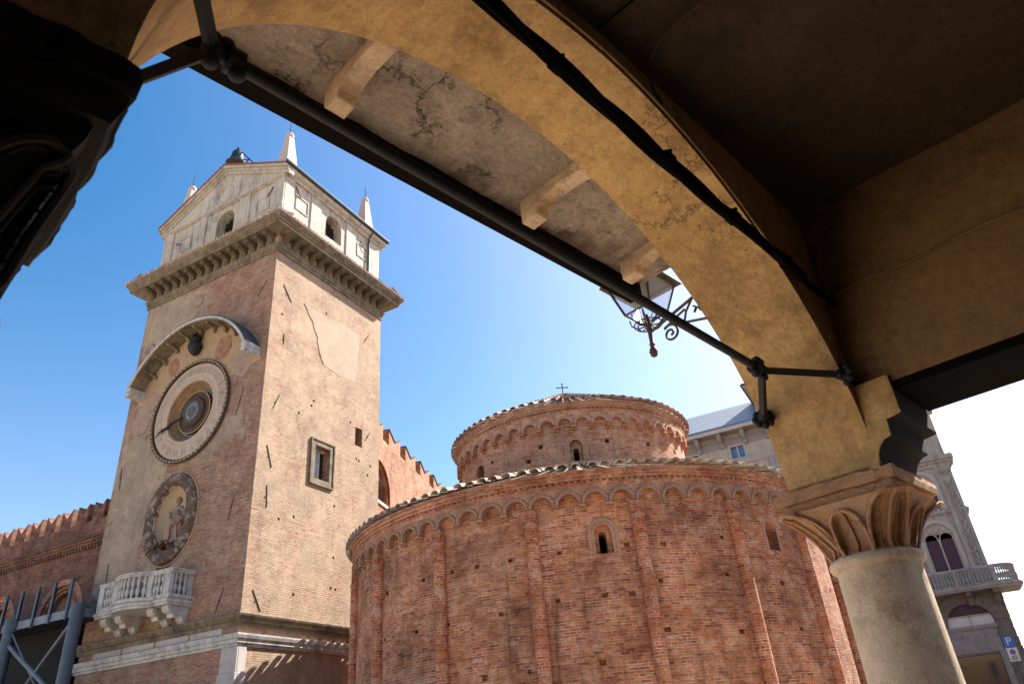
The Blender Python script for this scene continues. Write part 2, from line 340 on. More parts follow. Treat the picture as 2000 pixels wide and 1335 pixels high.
M['num'] = plain("worn_numeral", (.33, .25, .19), .8, 0, .3, 20)
M['iron'] = plain("black_iron", (.010, .009, .009), .7, 0, .4, 20)
M['iron2'] = plain("rusty_iron", (.10, .07, .05), .7, .3, .4, 20)
M['cable'] = dull("black_cable", (.003, .0025, .0025))
M['gut'] = dull("shade_and_wire_black", (.006, .0045, .0035))
M['shade_black'] = plaster("shade_black_stone", (.014, .011, .009), (.008, .006, .005), 3, .5, .01)  # deep shade put into the stone colour of left capital and end corbel
M['darkgreen'] = plain("green_copper", (.035, .06, .065), .55, .2, .3, 6)
M['roofred'] = plain("red_roof_edge", (.25, .08, .05), .8, 0, .3, 8)
M['tip'] = plaster("obelisk_stone", (.54, .45, .38), (.46, .38, .32), 3, .3, .01, fine=.4)
M['bronze'] = plain("bell_bronze", (.03, .045, .04), .5, .5, .3, 8)
M['black'] = plain("dark_inside", (.012, .011, .011), .9, 0, .2, 4)
M['glassd'] = glassy("dark_glass", (.03, .035, .045))
M['glassl'] = glassy("bright_reflection_glass", (.30, .42, .55))  # bright reflection put into the base colour of the pane
M['glassb'] = glassy("blue_glass", (.10, .22, .42))
M['steel'] = plain("grey_blue_steel", (.055, .075, .105), .45, .2, .25, 3)
M['steelw'] = plain("pale_steel", (.17, .19, .215), .5, .2, .25, 3)
M['cream'] = plaster("cream_render", (.56, .49, .41), (.48, .42, .35), .8, .3, .01, fine=.35, dark=(.38, .34, .29), rain=.3)
M['trim'] = plaster("pale_trim", (.58, .53, .46), (.50, .45, .39), 1.2, .2, .01, fine=.3)
M['zinc'] = plain("zinc_roof", (.20, .23, .26), .55, .2, .15, 1.5)
M['greytrim'] = plain("grey_bracket", (.30, .28, .27), .8, 0, .2, 5)
M['carv'] = plaster("carved_stone", (.58, .54, .49), (.42, .39, .36), 6, 1.0, .08, dark=(.28, .26, .24), fine=.7)
M['pale'] = plaster("palace_stone", (.52, .47, .41), (.42, .38, .33), 1.3, .4, .012, fine=.45, dark=(.28, .255, .23), rain=.4)
M['rust'] = plaster("rusticated_stone", (.30, .26, .21), (.22, .19, .155), 2.5, 1, .05, dark=(.13, .11, .09), fine=.6)
M['blind'] = plain("plum_blind", (.10, .055, .075), .8, 0, .15, 3)
M['signb'] = plain("sign_blue", (.02, .16, .55), .4, 0, .05, 3)
M['signw'] = plain("sign_white", (.75, .75, .75), .5, 0, .05, 3)
M['signr'] = plain("sign_red", (.5, .04, .04), .5, 0, .05, 3)
M['pave'] = plaster("stone_paving", (.11, .095, .08), (.08, .07, .058), .5, .4, .02, fine=.5)
M['quoin'] = plaster("grey_quoin", (.48, .44, .42), (.40, .36, .34), 1.5, .3, .01, dark=(.3, .25, .22), fine=.3)
# roof tiles: one tone per tile
def tiles(name, cols, moss):
    g = G(name); rnd = g.n("ShaderNodeNewGeometry", 8); c = g.ramp(rnd, [(i/(len(cols)-1), k) for i, k in enumerate(cols)])
    a = g.noise(2.5, 6, .7); c = g.mix(g.ramp(a, [(.5, 0), (.68, .8)]), c, moss)
    c = g.mix(.4, c, g.ramp(g.noise(20, 5, .7), [(.3, .35), (.7, .65)]), 'OVERLAY')
    return g.done(c, .9, g.bump(g.noise(25, 5), .5, .01))
TC = [(.24, .13, .09), (.36, .22, .16), (.44, .30, .23), (.30, .20, .16), (.48, .38, .31)]
M['tile'] = tiles("clay_tiles", [(.30, .19, .13), (.42, .30, .23), (.50, .38, .30), (.34, .25, .19), (.54, .45, .37)], (.15, .145, .06)); M['tile2'] = tiles("drum_tiles", TC, (.26, .18, .14))
M['lglass'] = None
def clear_glass():
    g = G("lantern_glass"); g.b.inputs["Alpha"].default_value = .28
    return g.done((.85, .9, .92), .12)
M['lglass'] = clear_glass()

# ================================================================== ground
gm = MB(); gm.grid(lambda u, v: (-300+1500*u, -700+1400*v, 0), 30, 28)
g = G("piazza_paving"); bt = g.t.nodes.new("ShaderNodeTexBrick"); bt.inputs["Scale"].default_value = 1
g.set(bt.inputs["Vector"], g.tc.outputs["Object"]); bt.inputs["Brick Width"].default_value = .6; bt.inputs["Row Height"].default_value = .3; bt.inputs["Mortar Size"].default_value = .012
bt.inputs["Color1"].default_value = (.60, .48, .34, 1); bt.inputs["Color2"].default_value = (.50, .40, .285, 1); bt.inputs["Mortar"].default_value = (.12, .1, .09, 1)
M['ground'] = g.done(g.mix(.4, bt.outputs["Color"], g.ramp(g.noise(.7, 6), [(.3, .3), (.7, .7)]), 'OVERLAY'), .8, g.bump(g.math('SUBTRACT', g.noise(8, 5), bt.outputs["Fac"]), .5, .015))
tag(obj("ground", gm, M['ground']), "pale stone paved piazza ground", "ground", kind="structure")

# ================================================================== clock tower (frame: x along the sunlit face, y along the clock face)
FX = T(17.398, 19.321, 0)
tw = thing("clock_tower", "tall square brick clock tower with white pedimented attic", "tower", (17.398, 19.321, 0))
W, D = 6.95, 8.05
cut = MB()
pr = arc(3.95, 14.42, 1.31, 0, 2*pi, 48)[:-1]; cut.prism(pr, 'x', -.5, .62)
cut.prism(arc(4.1, 10.1, .91, 0, 2*pi, 48, 1.25)[:-1], 'x', -.5, .85)
cut.box(2.93, 3.79, -.5, .75, 11.47, 12.87); cut.box(5.31, 5.78, -.5, .7, 13.58, 14.42)
cut.box(-.5, .5, 3.85, 4.55, 7.0, 8.36)
sm = MB().box(0, W, 0, D, -.2, 20.72)
for q in ((3.74, 5.64), (4.47, 5.63), (5.24, 5.67)): cut.box(q[0]-.07, q[0]+.07, -.3, .25, q[1]-.06, q[1]+.06)
rp = random.Random(3)
for k in range(26):
    x = rp.uniform(.5, 6.4); z = rp.uniform(6.6, 20)
    if 2.2 < x < 4.4 and 10.8 < z < 13.5: continue
    cut.box(x-.05, x+.05, -.3, .2, z-.05, z+.05)
obj("shaft", sm, M['shaft'], tw, FX, cutter=cut)
R0 = (0, W, 0, D)
# base mouldings
b = MB().mould(R0, [(-.05, 5.80), (.05, 5.80), (.08, 5.92), (.16, 5.96), (.24, 6.06), (.26, 6.12), (.24, 6.16), (-.05, 6.24)])
obj("base_cornice", b, M['cornice'], tw, FX)
b = MB().mould(R0, [(-.05, 5.18), (.06, 5.18), (.06, 5.26), (.11, 5.28), (.11, 5.38), (.16, 5.41), (.19, 5.50), (.19, 5.55), (-.05, 5.60)])
obj("string_course", b, M['marble'], tw, FX)
b = MB(); b.box(-.09, .02, -.09, .68, -.1, 4.42); b.box(-.05, .02, -.05, .66, 4.42, 5.18); b.box(.02, .37, -.09, .02, -.1, 4.42); b.box(.02, .36, -.05, .02, 4.42, 5.18)
obj("corner_quoin", b, M['quoin'], tw, FX, bevel=.02)
b = MB()
for y0, y1 in ((.75, 2.2), (2.3, 3.9), (4.0, 5.6), (5.7, 7.2)): b.box(-.025, .02, y0, y1, 5.60, 5.80)
obj("plinth_panel", b, M['quoin'], tw, FX, bevel=.01)
# top band, frieze and main cornice
b = MB().mould(R0, [(-.02, 20.68), (.05, 20.68), (.05, 20.84), (.09, 20.86), (.09, 20.98), (.15, 21.03), (.15, 21.07), (-.02, 21.10)])
obj("top_band", b, M['cornice'], tw, FX)
obj("frieze", MB().box(-.012, W+.012, -.012, D+.012, 20.72, 21.62), M['tan'], tw, FX)
b = MB().mould(R0, [(-.1, 21.50), (.12, 21.50), (.12, 21.56), (.66, 21.56), (.66, 21.66), (.71, 21.69), (.71, 21.76), (.78, 21.82), (.83, 21.92), (.83, 21.96), (-.1, 22.0)])
obj("cornice", b, M['cornice'], tw, FX)
def modillion(w=.21):
    p = [(0.0, 21.08), (.10, 21.06), (.16, 21.12), (.17, 21.22), (.24, 21.34), (.36, 21.40), (.50, 21.40), (.56, 21.44), (.56, 21.558), (0.0, 21.558)]
    m = MB().prism([(-a, z) for a, z in p], 'x', -w/2, w/2)
    m.prism([(-a-.02, z-.02) for a, z in p[1:7]]+[(-.3, 21.5), (-.1, 21.3)], 'x', -.03, .03)
    m.box(-w/2-.03, w/2+.03, -.62, 0, 21.50, 21.556); return m
md = obj("modillion", modillion(), M['modil'], tw, FX @ T(.30, -.012, 0))
n1 = 13
for i in range(1, n1): dup(md, T((W-.60)*i/(n1-1), 0, 0))
n2 = 15
mdl = obj("modillion", modillion(), M['modil'], tw, FX @ T(-.012, D-.3, 0) @ RZ(-pi/2))
for i in range(1, n2): dup(mdl, T(0, -(D-.6)*i/(n2-1), 0))
# tiled top of the cornice
b = MB().mould(R0, [(.83, 21.962), (.86, 21.97), (.86, 21.99), (-.05, 22.34)], closed=False)
def capt(b, p, q, n, w=.075):
    p = Vector(p); q = Vector(q)
    for i in range(n):
        c = p.lerp(q, (i+.5)/n); out = Vector((-(q-p).normalized().y, (q-p).normalized().x, 0))
        d = (out if out.dot(c-Vector((W/2, D/2, c.z))) > 0 else -out)
        b.tube([c-d*.85+Vector((0, 0, .34)), c+d*.035], [w*.7, w], 6)
capt(b, (-.83, -.83, 22.0), (W+.83, -.83, 22.0), 46); capt(b, (-.83, -.83, 22.0), (-.83, D+.83, 22.0), 52)
capt(b, (-.83, D+.83, 22.0), (W+.83, D+.83, 22.0), 46); capt(b, (W+.83, -.83, 22.0), (W+.83, D+.83, 22.0), 52)
obj("cornice_tiles", b, M['tile2'], tw, FX)
# attic
ax0, ax1, ay0, ay1 = .05, 6.68, .05, 7.80
cut = MB()
def arched(y0, y1, z0, zs, n=14):
    c = (y0+y1)/2; r = (y1-y0)/2; return [(y0, z0), (y1, z0)]+arc(c, zs, r, 0, pi, n)
cut.prism(arched(3.08, 4.22, 23.1, 24.0), 'x', -.3, .6); cut.prism(arched(2.80, 3.90, 23.35, 24.18), 'y', -.3, .6)
obj("attic_wall", MB().box(ax0, ax1, ay0, ay1, 21.9, 25.3), M['white'], tw, FX, cutter=cut)
g1 = obj("belfry_window", MB().prism(arched(3.06, 4.24, 23.05, 24.0), 'x', .58, .64), M['black'], tw, FX)
b = MB()
for k in range(5): b.tube([(.5, 3.2+k*.23, 23.1), (.5, 3.2+k*.23, 24.5)], .018, 5)
for k in range(5): b.tube([(.5, 3.08, 23.3+k*.24), (.5, 4.22, 23.3+k*.24)], .018, 5)
obj("grille", b, M['iron'], g1, FX)
g1 = obj("belfry_window", MB().prism(arched(2.78, 3.92, 23.3, 24.18), 'y', .58, .64), M['black'], tw, FX)
b = MB()
for k in range(5): b.tube([(2.9+k*.22, .5, 23.3), (2.9+k*.22, .5, 24.7)], .018, 5)
for k in range(5): b.tube([(2.8, .5, 23.5+k*.24), (3.9, .5, 23.5+k*.24)], .018, 5)
obj("grille", b, M['iron'], g1, FX)
for y0, y1 in ((ay0-.05, .62), (2.09, 2.76), (4.93, 5.58), (7.2, ay1+.05)): obj("attic_pilaster", MB().box(ax0-.06, ax0+.02, y0, y1, 22.0, 24.86), M['white'], tw, FX, bevel=.01)
for x0, x1 in ((.08, .62), (1.75, 2.42), (4.21, 4.9), (5.89, ax1+.05)): obj("attic_pilaster", MB().box(x0, x1, ay0-.06, ay0+.02, 22.0, 25.0), M['white'], tw, FX, bevel=.01)
def frame(fn, u0, u1, v0, v1, w=.05):
    fn(u0, u1, v0, v0+w); fn(u0, u1, v1-w, v1); fn(u0, u0+w, v0+w, v1-w); fn(u1-w, u1, v0+w, v1-w)
for y0, y1 in ((.85, 1.65), (5.86, 6.66)):
    pn = MB(); frame(lambda a, c, d, e: pn.box(ax0-.04, ax0+.01, a, c, d, e), y0, y1, 23.42, 24.2); obj("attic_panel", pn, M['white'], tw, FX)
for x0, x1 in ((.8, 1.6), (5.05, 5.82)):
    pn = MB(); frame(lambda a, c, d, e: pn.box(a, c, ay0-.04, ay0+.01, d, e), x0, x1, 23.56, 24.36); obj("attic_panel", pn, M['white'], tw, FX)
# attic cornice: thin horizontal moulding on the front, eaves on the side, raking pediment
b = MB().box(ax0-.16, ax0+.02, ay0-.16, ay1+.16, 24.88, 24.98); b.box(ax0-.10, ax0+.02, ay0-.10, ay1+.10, 24.82, 24.88)
b.prism([(ay0+.02, 25.0), (ay0-.10, 25.0), (ay0-.14, 25.12), (ay0-.28, 25.16), (ay0-.34, 25.30), (ay0+.02, 25.32)], 'x', ax0-.02, ax1+.34)
obj("attic_cornice", b, M['white'], tw, FX)
zr = 27.35; yc = 3.95
tym = [(ay0+.1, 24.98), (ay1-.1, 24.98), (ay1-.1, 25.2), (yc, zr-.12), (ay0+.1, 25.2)]
obj("tympanum", MB().prism(tym, 'x', ax0-.03, ax0+.3), M['white'], tw, FX)
ring = MB(); ring.tube([(ax0-.04, 3.85+.48*cos(a), 25.68+.48*sin(a)) for a in [2*pi*k/32 for k in range(32)]], .035, 6, True)
obj("roundel", ring, M['white'], tw, FX)
def slope(off): return (ay0-.34, 25.30+off, yc, zr+off, ay1+.34, 25.30+off)
rk = MB()
for lo, hi, o in ((-.40, -.24, .10), (-.24, -.13, .17), (-.13, 0, .30)):
    a = slope(lo); c = slope(hi)
    rk.prism([(a[0], a[1]), (a[2], a[3]), (c[2], c[3]), (c[0], c[1])], 'x', ax0-o, ax0+.2)
    rk.prism([(a[4], a[5]), (a[2], a[3]), (c[2], c[3]), (c[4], c[5])], 'x', ax0-o, ax0+.2)
obj("pediment_moulding", rk, M['white'], tw, FX)
rf = MB(); a = slope(.003); c = slope(.09)
for i, j in ((0, 2), (4, 2)): rf.prism([(a[i], a[i+1]), (a[j], a[j+1]), (c[j], c[j+1]), (c[i], c[i+1])], 'x', ax0-.34, ax1+.38)
obj("roof", rf, M['roofred'], tw, FX)
gt = MB(); gt.tube([(ax0-.34, ay0-.40, 25.40), (ax1+.40, ay0-.40, 25.40)], .085, 8)
gt.tube([(5.82, ay0-.40, 25.34), (5.83, ay0-.14, 25.0), (5.85, ay0-.10, 24.8), (5.85, ay0-.10, 22.2)], .045, 8)
obj("gutter", gt, M['darkgreen'], tw, FX)
for x, y, zb in ((.62, .62, 25.2), (6.25, .62, 25.2), (.62, 7.35, 25.2)):
    b = MB(); w0, w1, z0, z1 = .36, .15, 26.0, 28.0
    v = [(x+sx*w, y+sy*w, z) for w, z in ((w0*1.05, zb), (w0, z0), (w1, z1)) for sx, sy in ((-1, -1), (1, -1), (1, 1), (-1, 1))]
    b.add(v, [(k*4+i, k*4+(i+1) % 4, k*4+4+(i+1) % 4, k*4+4+i) for k in range(2) for i in range(4)]+[(8, 9, 10, 11)])
    o = obj("obelisk", b, M['tip'], tw, FX)
    obj("ball_finial", MB().ball((x, y, 28.17), .2, 8), M['tip'], o, FX, smooth=40)
    obj("spike", MB().tube([(x, y, 28.3), (x, y, 29.15)], [.03, .012], 6), M['iron'], o, FX)
# windows on the sunlit face
b = MB()
for (u0, u1, v0, v1, o) in ((2.68, 4.0, 11.24, 13.08, .05),):
    frame(lambda a, c, d, e: b.box(a, c, -o, .06, d, e), u0, u1, v0, v1, .235)
    frame(lambda a, c, d, e: b.box(a, c, -o-.035, .02, d, e), u0-.03, u1+.03, v0-.03, v1+.03, .07)
wf = obj("stone_window", b, M['cornice'], tw, FX, bevel=.008)
obj("pane", MB().box(2.93, 3.47, .30, .33, 11.47, 12.87), M['glassl'], wf, FX)
obj("dark_opening", MB().box(3.47, 3.79, .36, .4, 11.47, 12.87), M['black'], wf, FX)
obj("mullion", MB().box(3.45, 3.50, .27, .36, 11.47, 12.87).box(2.93, 3.79, .27, .36, 12.76, 12.87), M['trim'], wf, FX)
obj("small_opening", MB().box(5.31, 5.78, .6, .66, 13.58, 14.42), M['black'], tw, FX)
# plaster patch and crack
poly = [(1.78, 18.95), (2.3, 18.98), (3.39, 18.98), (4.2, 19.15), (5.42, 19.06), (5.36, 18.2), (5.3, 17.3), (5.23, 16.51), (4.3, 16.42), (3.13, 16.57), (2.85, 17.0), (2.68, 17.69), (2.3, 18.3)]
pp = []
for i in range(len(poly)):
    a = Vector(poly[i]); c = Vector(poly[(i+1) % len(poly)])
    for k in range(6):
        p = a.lerp(c, k/6); pp.append((p.x+random.uniform(-.03, .03), p.y+random.uniform(-.04, .04)))
obj("plaster_patch", MB().prism(pp, 'y', -.007, .02), M['patch'], tw, FX)
ck = [(1.74, 18.95), (1.95, 18.75), (2.1, 18.5), (2.3, 18.3), (2.42, 18.0), (2.66, 17.7), (2.68, 17.5), (2.82, 17.1), (2.9, 16.9), (3.1, 16.55)]
obj("wall_crack", MB().tube([(x+random.uniform(-.02, .02), -.012, z) for x, z in ck], .008, 5), M['iron2'], tw, FX)
# iron wall anchors
def anchor(face, u0, v0, u1, v1, r=.035):
    r *= .6
    P = (lambda u, v, o: (u, -o, v)) if face == 'R' else (lambda u, v, o: (-o, u, v))
    b = MB().tube([P(u0, v0, .012), P(u1, v1, .012)], r, 6); um, vm = (u0+u1)/2, (v0+v1)/2
    b.tube([P(um-.02, vm, .0), P(um-.02, vm, .05)], r*1.5, 6)
    obj("wall_anchor", b, M['iron2'], tw, FX)
for q in ((.52, 19.23, 1.03, 18.6), (6.03, 19.35, 5.74, 18.84), (.83, 14.26, .55, 13.6), (.44, 12.08, .74, 11.29), (.61, 10.6, .68, 9.8), (.41, 6.95, .82, 6.3), (.77, 16.95, .8, 16.5), (6.3, 14.45, 6.0, 14.0)): anchor('R', *q, .028)
for q in ((.41, 19.35, .86, 18.7), (1.05, 14.6, 1.35, 13.5), (7.7, 12.9, 7.6, 12.0), (7.35, 9.0, 7.3, 8.2), (.9, 10.3, 1.1, 9.4), (.9, 7.1, 1.2, 6.3), (7.2, 18.6, 6.95, 18.2)): anchor('L', *q, .026)
for q in ((.45, 24.2, .3, 23.95), (1.0, 24.75, .8, 24.5)): pass
b = MB().tube([(.70, ay0-.06, 24.75), (1.0, ay0-.09, 24.25)], .03, 5); b.tube([(5.2, ay0-.06, 24.5), (5.7, ay0-.09, 24.1)], .02, 5); b.tube([(ax0-.08, .95, 24.1), (ax0-.08, .62, 24.5)], .03, 5); b.tube([(ax0-.08, 6.9, 24.0), (ax0-.08, 6.6, 23.9)], .03, 5)
obj("wall_anchor", b, M['iron2'], tw, FX)
# painted plaster lunette round the clock, fresco medallions
def disk(cy, cz, ry, rz, o, th, n=36):
    return MB().prism(arc(cy, cz, ry, 0, 2*pi, n, rz)[:-1], 'x', -o, -o+th)
LC = (3.88, 14.42)
outer = arc(LC[0], LC[1], 3.78, radians(18), radians(162), 40); inner = arc(3.95, 14.42, 2.08, radians(155), radians(25), 40)
fw_ = [(p[0]+random.uniform(-.06, .06)*(i < 2 or i > 38), p[1]) for i, p in enumerate(outer)]
obj("painted_lunette", MB().prism(fw_+inner, 'x', -.016, .05), M['tan'], tw, FX)
for (y, z, ry, rz, m_, r_) in ((5.45, 16.86, .34, .42, 'fresco', .5), (2.50, 16.84, .46, .56, 'fresco', -.4), (1.28, 15.75, .5, .62, 'fade', 0), (6.5, 15.6, .42, .45, 'fade', 0), (7.0, 14.6, .55, .45, 'fade', 0)):
    pts = [(y+ry*(1+.06*sin(5*a+y))*cos(a), z+rz*(1+.06*cos(4*a+y))*sin(a)+r_*.3*ry*cos(a)) for a in [2*pi*k/36 for k in range(36)]]
    obj("fresco_medallion", MB().prism(pts, 'x', -.024, .04), M[m_], tw, FX)
# niche shell and rocky frame (part of the tower)
b = MB()
def nsh(u, v):
    a = pi*u; c = 2*pi*v; rr = sin(a/2)
    return (.76*cos(a/2)-.0, 4.1+.885*rr*cos(c), 10.1+1.225*rr*sin(c))
b.grid(nsh, 14, 40); nic = obj("niche", b, M['niche'], tw, FX, smooth=60)
b = MB(); rn = random.Random(5)
def rocky(u, v):
    a = 2*pi*u; t = 2*pi*v; k = 1+.22*mnoise.noise(Vector((6*cos(a), 6*sin(a), 3*cos(t))))+.12*mnoise.noise(Vector((17*cos(a), 17*sin(a), 6*cos(t))))
    ry, rz = 1.12, 1.47; w = .25*k
    return (-.06-.18*k*max(-.4, sin(t)), 4.1+(ry+w*cos(t))*cos(a), 10.1+(rz+w*cos(t))*sin(a))
b.grid(rocky, 90, 12); obj("niche_rim", b, M['rough'], nic, FX)
b = MB(); b.tube([(-.05, 4.1+.90*cos(a), 10.1+1.24*sin(a)) for a in [2*pi*k/48 for k in range(48)]], .045, 6, True)
b.tube([(-.02, 4.1+1.40*cos(a), 10.1+1.76*sin(a)) for a in [2*pi*k/48 for k in range(48)]], .035, 6, True)
obj("niche_moulding", b, M['tan'], nic, FX)
b = MB(); b.grid(lambda u, v: (-.30+.75*v, 3.30+1.6*u, 8.95+.28*sin(pi*u)*(1-v*.4)+.14*mnoise.noise(Vector((u*9, v*7, 1)))-.25*abs(u-.5)), 20, 8)
obj("niche_rocks", b, M['rough'], nic, FX)
obj("doorway", MB().box(.45, .49, 3.85, 4.55, 7.0, 8.36), M['black'], tw, FX)

# ------------------------------------------------------------------ statue in the niche
st = thing("statue", "rose stone statue of a robed figure inside the oval niche", "statue", tuple(FX @ Vector((.1, 3.85, 9.15))))
SF = FX @ T(.06, 3.88, 9.14) @ RZ(radians(200))
def robe(u, v):
    a = 2*pi*v; z = 1.30*u
    r = .25-.05*u+.02*sin(pi*u)-(.10*max(0, u-.8)/.2)
    fold = .028*(1-u*.6)*sin(9*a+3*sin(u*4))+.016*sin(17*a+u*9)
    return ((r+fold)*cos(a)*.85+.03*sin(u*3), (r+fold)*sin(a)*1.0, z)
b = MB().grid(robe, 26, 56); b.tube([(.22, .06, .02), (.30, .07, .02), (.34, .07, .0)], [.05, .05, .03], 8); b.tube([(.2, -.09, .02), (.28, -.1, .02), (.33, -.1, .0)], [.05, .05, .03], 8)
# shoulders, arms, neck, head
b.tube([(.02, -.25, 1.2), (.02, -.12, 1.29), (.02, 0, 1.31), (.02, .12, 1.29), (.02, .25, 1.2)], [.07, .10, .11, .10, .07], 12)
b.tube([(.03, 0, 1.28), (.045, 0, 1.40), (.06, 0, 1.46)], [.075, .06, .06], 10)
b.tube([(.02, -.25, 1.22), (.10, -.30, 1.0), (.16, -.24, .92), (.32, -.10, .98), (.37, -.05, 1.0)], [.075, .075, .065, .05, .035], 10)
b.tube([(.02, .25, 1.22), (.08, .31, .98), (.14, .28, .88), (.32, .12, .93), (.38, .06, .96)], [.075, .078, .07, .05, .035], 10)
for k in range(4):
    b.tube([(.37, -.07+k*.012, .98+k*.012), (.42, -.045+k*.012, 1.0+k*.014), (.45, -.03+k*.012, .995+k*.016)], [.012, .011, .008], 6)
    b.tube([(.38, .05+k*.012, .94+k*.012), (.43, .035+k*.012, .955+k*.012), (.46, .02+k*.012, .96+k*.012)], [.012, .011, .008], 6)
b.tube([(.37, -.03, 1.02), (.40, -.02, 1.045), (.42, -.01, 1.05)], [.012, .012, .009], 6); b.tube([(.37, .03, .97), (.40, .02, 1.0), (.42, .015, 1.01)], [.012, .012, .009], 6)
b.ball((.075, 0, 1.56), .12, 12, (.95, .80, 1.15)); b.tube([(.165, 0, 1.60), (.20, 0, 1.555), (.185, 0, 1.54)], [.016, .022, .016], 6)
b.tube([(.17, -.035, 1.50), (.185, 0, 1.497), (.17, .035, 1.50)], [.010, .013, .010], 6)
for sgn in (-1, 1):
    b.ball((.165, sgn*.042, 1.59), .018, 6); b.tube([(.165, sgn*.075, 1.615), (.178, sgn*.04, 1.622), (.17, sgn*.015, 1.61)], .012, 6); b.ball((.07, sgn*.10, 1.56), .028, 6, (.8, .5, 1.3))
obj("body", b, M['stone'], st, SF, smooth=60)
b = MB(); b.ball((.05, 0, 1.60), .135, 12, (.95, .86, 1.02)); obj("hair", b, M['stone'], st, SF @ T(-.025, 0, .015), smooth=60)
b = MB()
for k in range(9):
    a = -1.9+k*.22; b.tube([(-.10+.3*cos(a)*.6, .3*sin(a), 1.25-.02*k), (-.02+.32*cos(a)*.7, .33*sin(a), .9), (.02+.31*cos(a), .31*sin(a), .45), (.02+.30*cos(a), .30*sin(a), .08)], [.03, .045, .045, .03], 7)
b.tube([(-.02, .3, 1.1), (.18, .22, .85), (.25, .02, .72), (.2, -.2, .66), (.02, -.3, .6)], [.04, .05, .055, .05, .03], 8)
b.tube([(-.02, .3, 1.0), (.19, .2, .75), (.26, .0, .62), (.2, -.2, .56)], [.03, .04, .045, .03], 8)
obj("cloak", b, M['stone'], st, SF, smooth=60)

# ------------------------------------------------------------------ clock
ck = thing("wall_clock", "large round astronomical clock with pale numeral ring and blue centre", "clock", tuple(FX @ Vector((-.05, 3.95, 14.42))))
CY, CZ = 3.95, 14.42
CF = FX @ T(0, CY, CZ) @ Matrix.Rotation(-pi/2, 4, 'Y')      # local z -> -x (outward): built as lathe about local z
def cl(name, prof, mat, parent=ck, n=72, sm=35): return obj(name, MB().lathe(prof, n, cap=False), mat, parent, CF, smooth=sm)
cl("numeral_ring", [(1.28, .02), (1.30, .075), (2.02, .075), (2.06, .0), (2.06, -.05)], M['dial'])
cl("sloping_ring", [(1.30, .06), (1.24, .03), (1.21, -.06), (1.05, -.26), (1.0, -.32)], M['ochre2'])
cl("recess_disc", [(0, -.31), (1.02, -.31)], M['slate'])
cl("blue_ring", [(.94, -.30), (.94, -.285), (.995, -.285), (.995, -.30)], M['blue2'])
sr = MB()
for k in range(24):
    a = 2*pi*k/24; sr.box(.70, .98, -.006, .006, -.308, -.295, RZ(a))
obj("recess_spokes", sr, M['dial'], ck, CF)
cl("calendar_disc", [(0, -.15), (.90, -.15), (.90, -.23), (.0, -.23)], M['disc'])
be = MB().tube([(.89*cos(2*pi*k/384), .89*sin(2*pi*k/384), -.14) for k in range(384)], [.012+.018*abs(cos(pi*k/6)) for k in range(384)], 6, True)
obj("beaded_rim", be, M['gold'], ck, CF)
lines = MB()
for k in range(36): lines.box(.60, .88, -.006, .006, -.149, -.142, RZ(2*pi*k/36))
obj("disc_markings", lines, M['brown'], ck, CF)
cl("zodiac_ring", [(.42, -.06), (.44, -.02), (.60, -.04), (.63, -.08), (.63, -.15)], M['disc'])
cl("inner_ring", [(.37, -.01), (.385, .01), (.45, -.01), (.47, -.05)], M['brown'])
cl("blue_centre", [(0, -.025), (.375, -.025)], M['blue'])
cl("gold_centre", [(0, -.010), (.225, -.010), (.23, -.022)], M['brown'])
obj("moon_ball", MB().ball((-.26, .10, 0), .06, 8), M['dial'], ck, CF, smooth=40)
# wreath: a twisted garland of leaves
wr = MB(); rn = random.Random(11)
for k in range(110):
    a = 2*pi*k/110
    for j in (-1, 1):
        c = Vector((2.13*cos(a), 2.13*sin(a), .09)); d = Vector((-sin(a), cos(a), 0)); rdl = Vector((cos(a), sin(a), 0))
        wr.tube([c+rdl*.01*j, c+d*.06+rdl*.045*j+Vector((0, 0, .06)), c+d*.13+rdl*.06*j+Vector((0, 0, .02))], [.022, .034, .010], 5)
wr.tube([(2.13*cos(a), 2.13*sin(a), .05) for a in [2*pi*k/72 for k in range(72)]], .05, 8, True)
obj("wreath", wr, M['wreath'], ck, CF)
wb = MB().tube([(2.13*cos(2*pi*k/512), 2.13*sin(2*pi*k/512), .145) for k in range(512)], [.008+.034*max(0, cos(2*pi*k/8)) for k in range(512)], 6, True)
obj("wreath_beads", wb, M['dial'], ck, CF)
def text_mb(s, size, extr=.004):
    cu = bpy.data.curves.new("t", 'FONT'); cu.body = s; cu.size = size; cu.align_x = 'CENTER'; cu.align_y = 'CENTER'; cu.extrude = extr; cu.resolution_u = 3
    o = bpy.data.objects.new("t", cu); col.objects.link(o); dg = bpy.context.evaluated_depsgraph_get(); dg.update()
    me = bpy.data.meshes.new_from_object(o.evaluated_get(dg)); m = MB(); m.v = [tuple(v.co) for v in me.vertices]; m.f = [tuple(p.vertices) for p in me.polygons]
    bpy.data.objects.remove(o); bpy.data.curves.remove(cu); bpy.data.meshes.remove(me); return m
RN = "I II III IIII V VI VII VIII IX X XI XII XIII XIIII XV XVI XVII XVIII XIX XX XXI XXII XXIII XXIIII".split()
nu = MB()
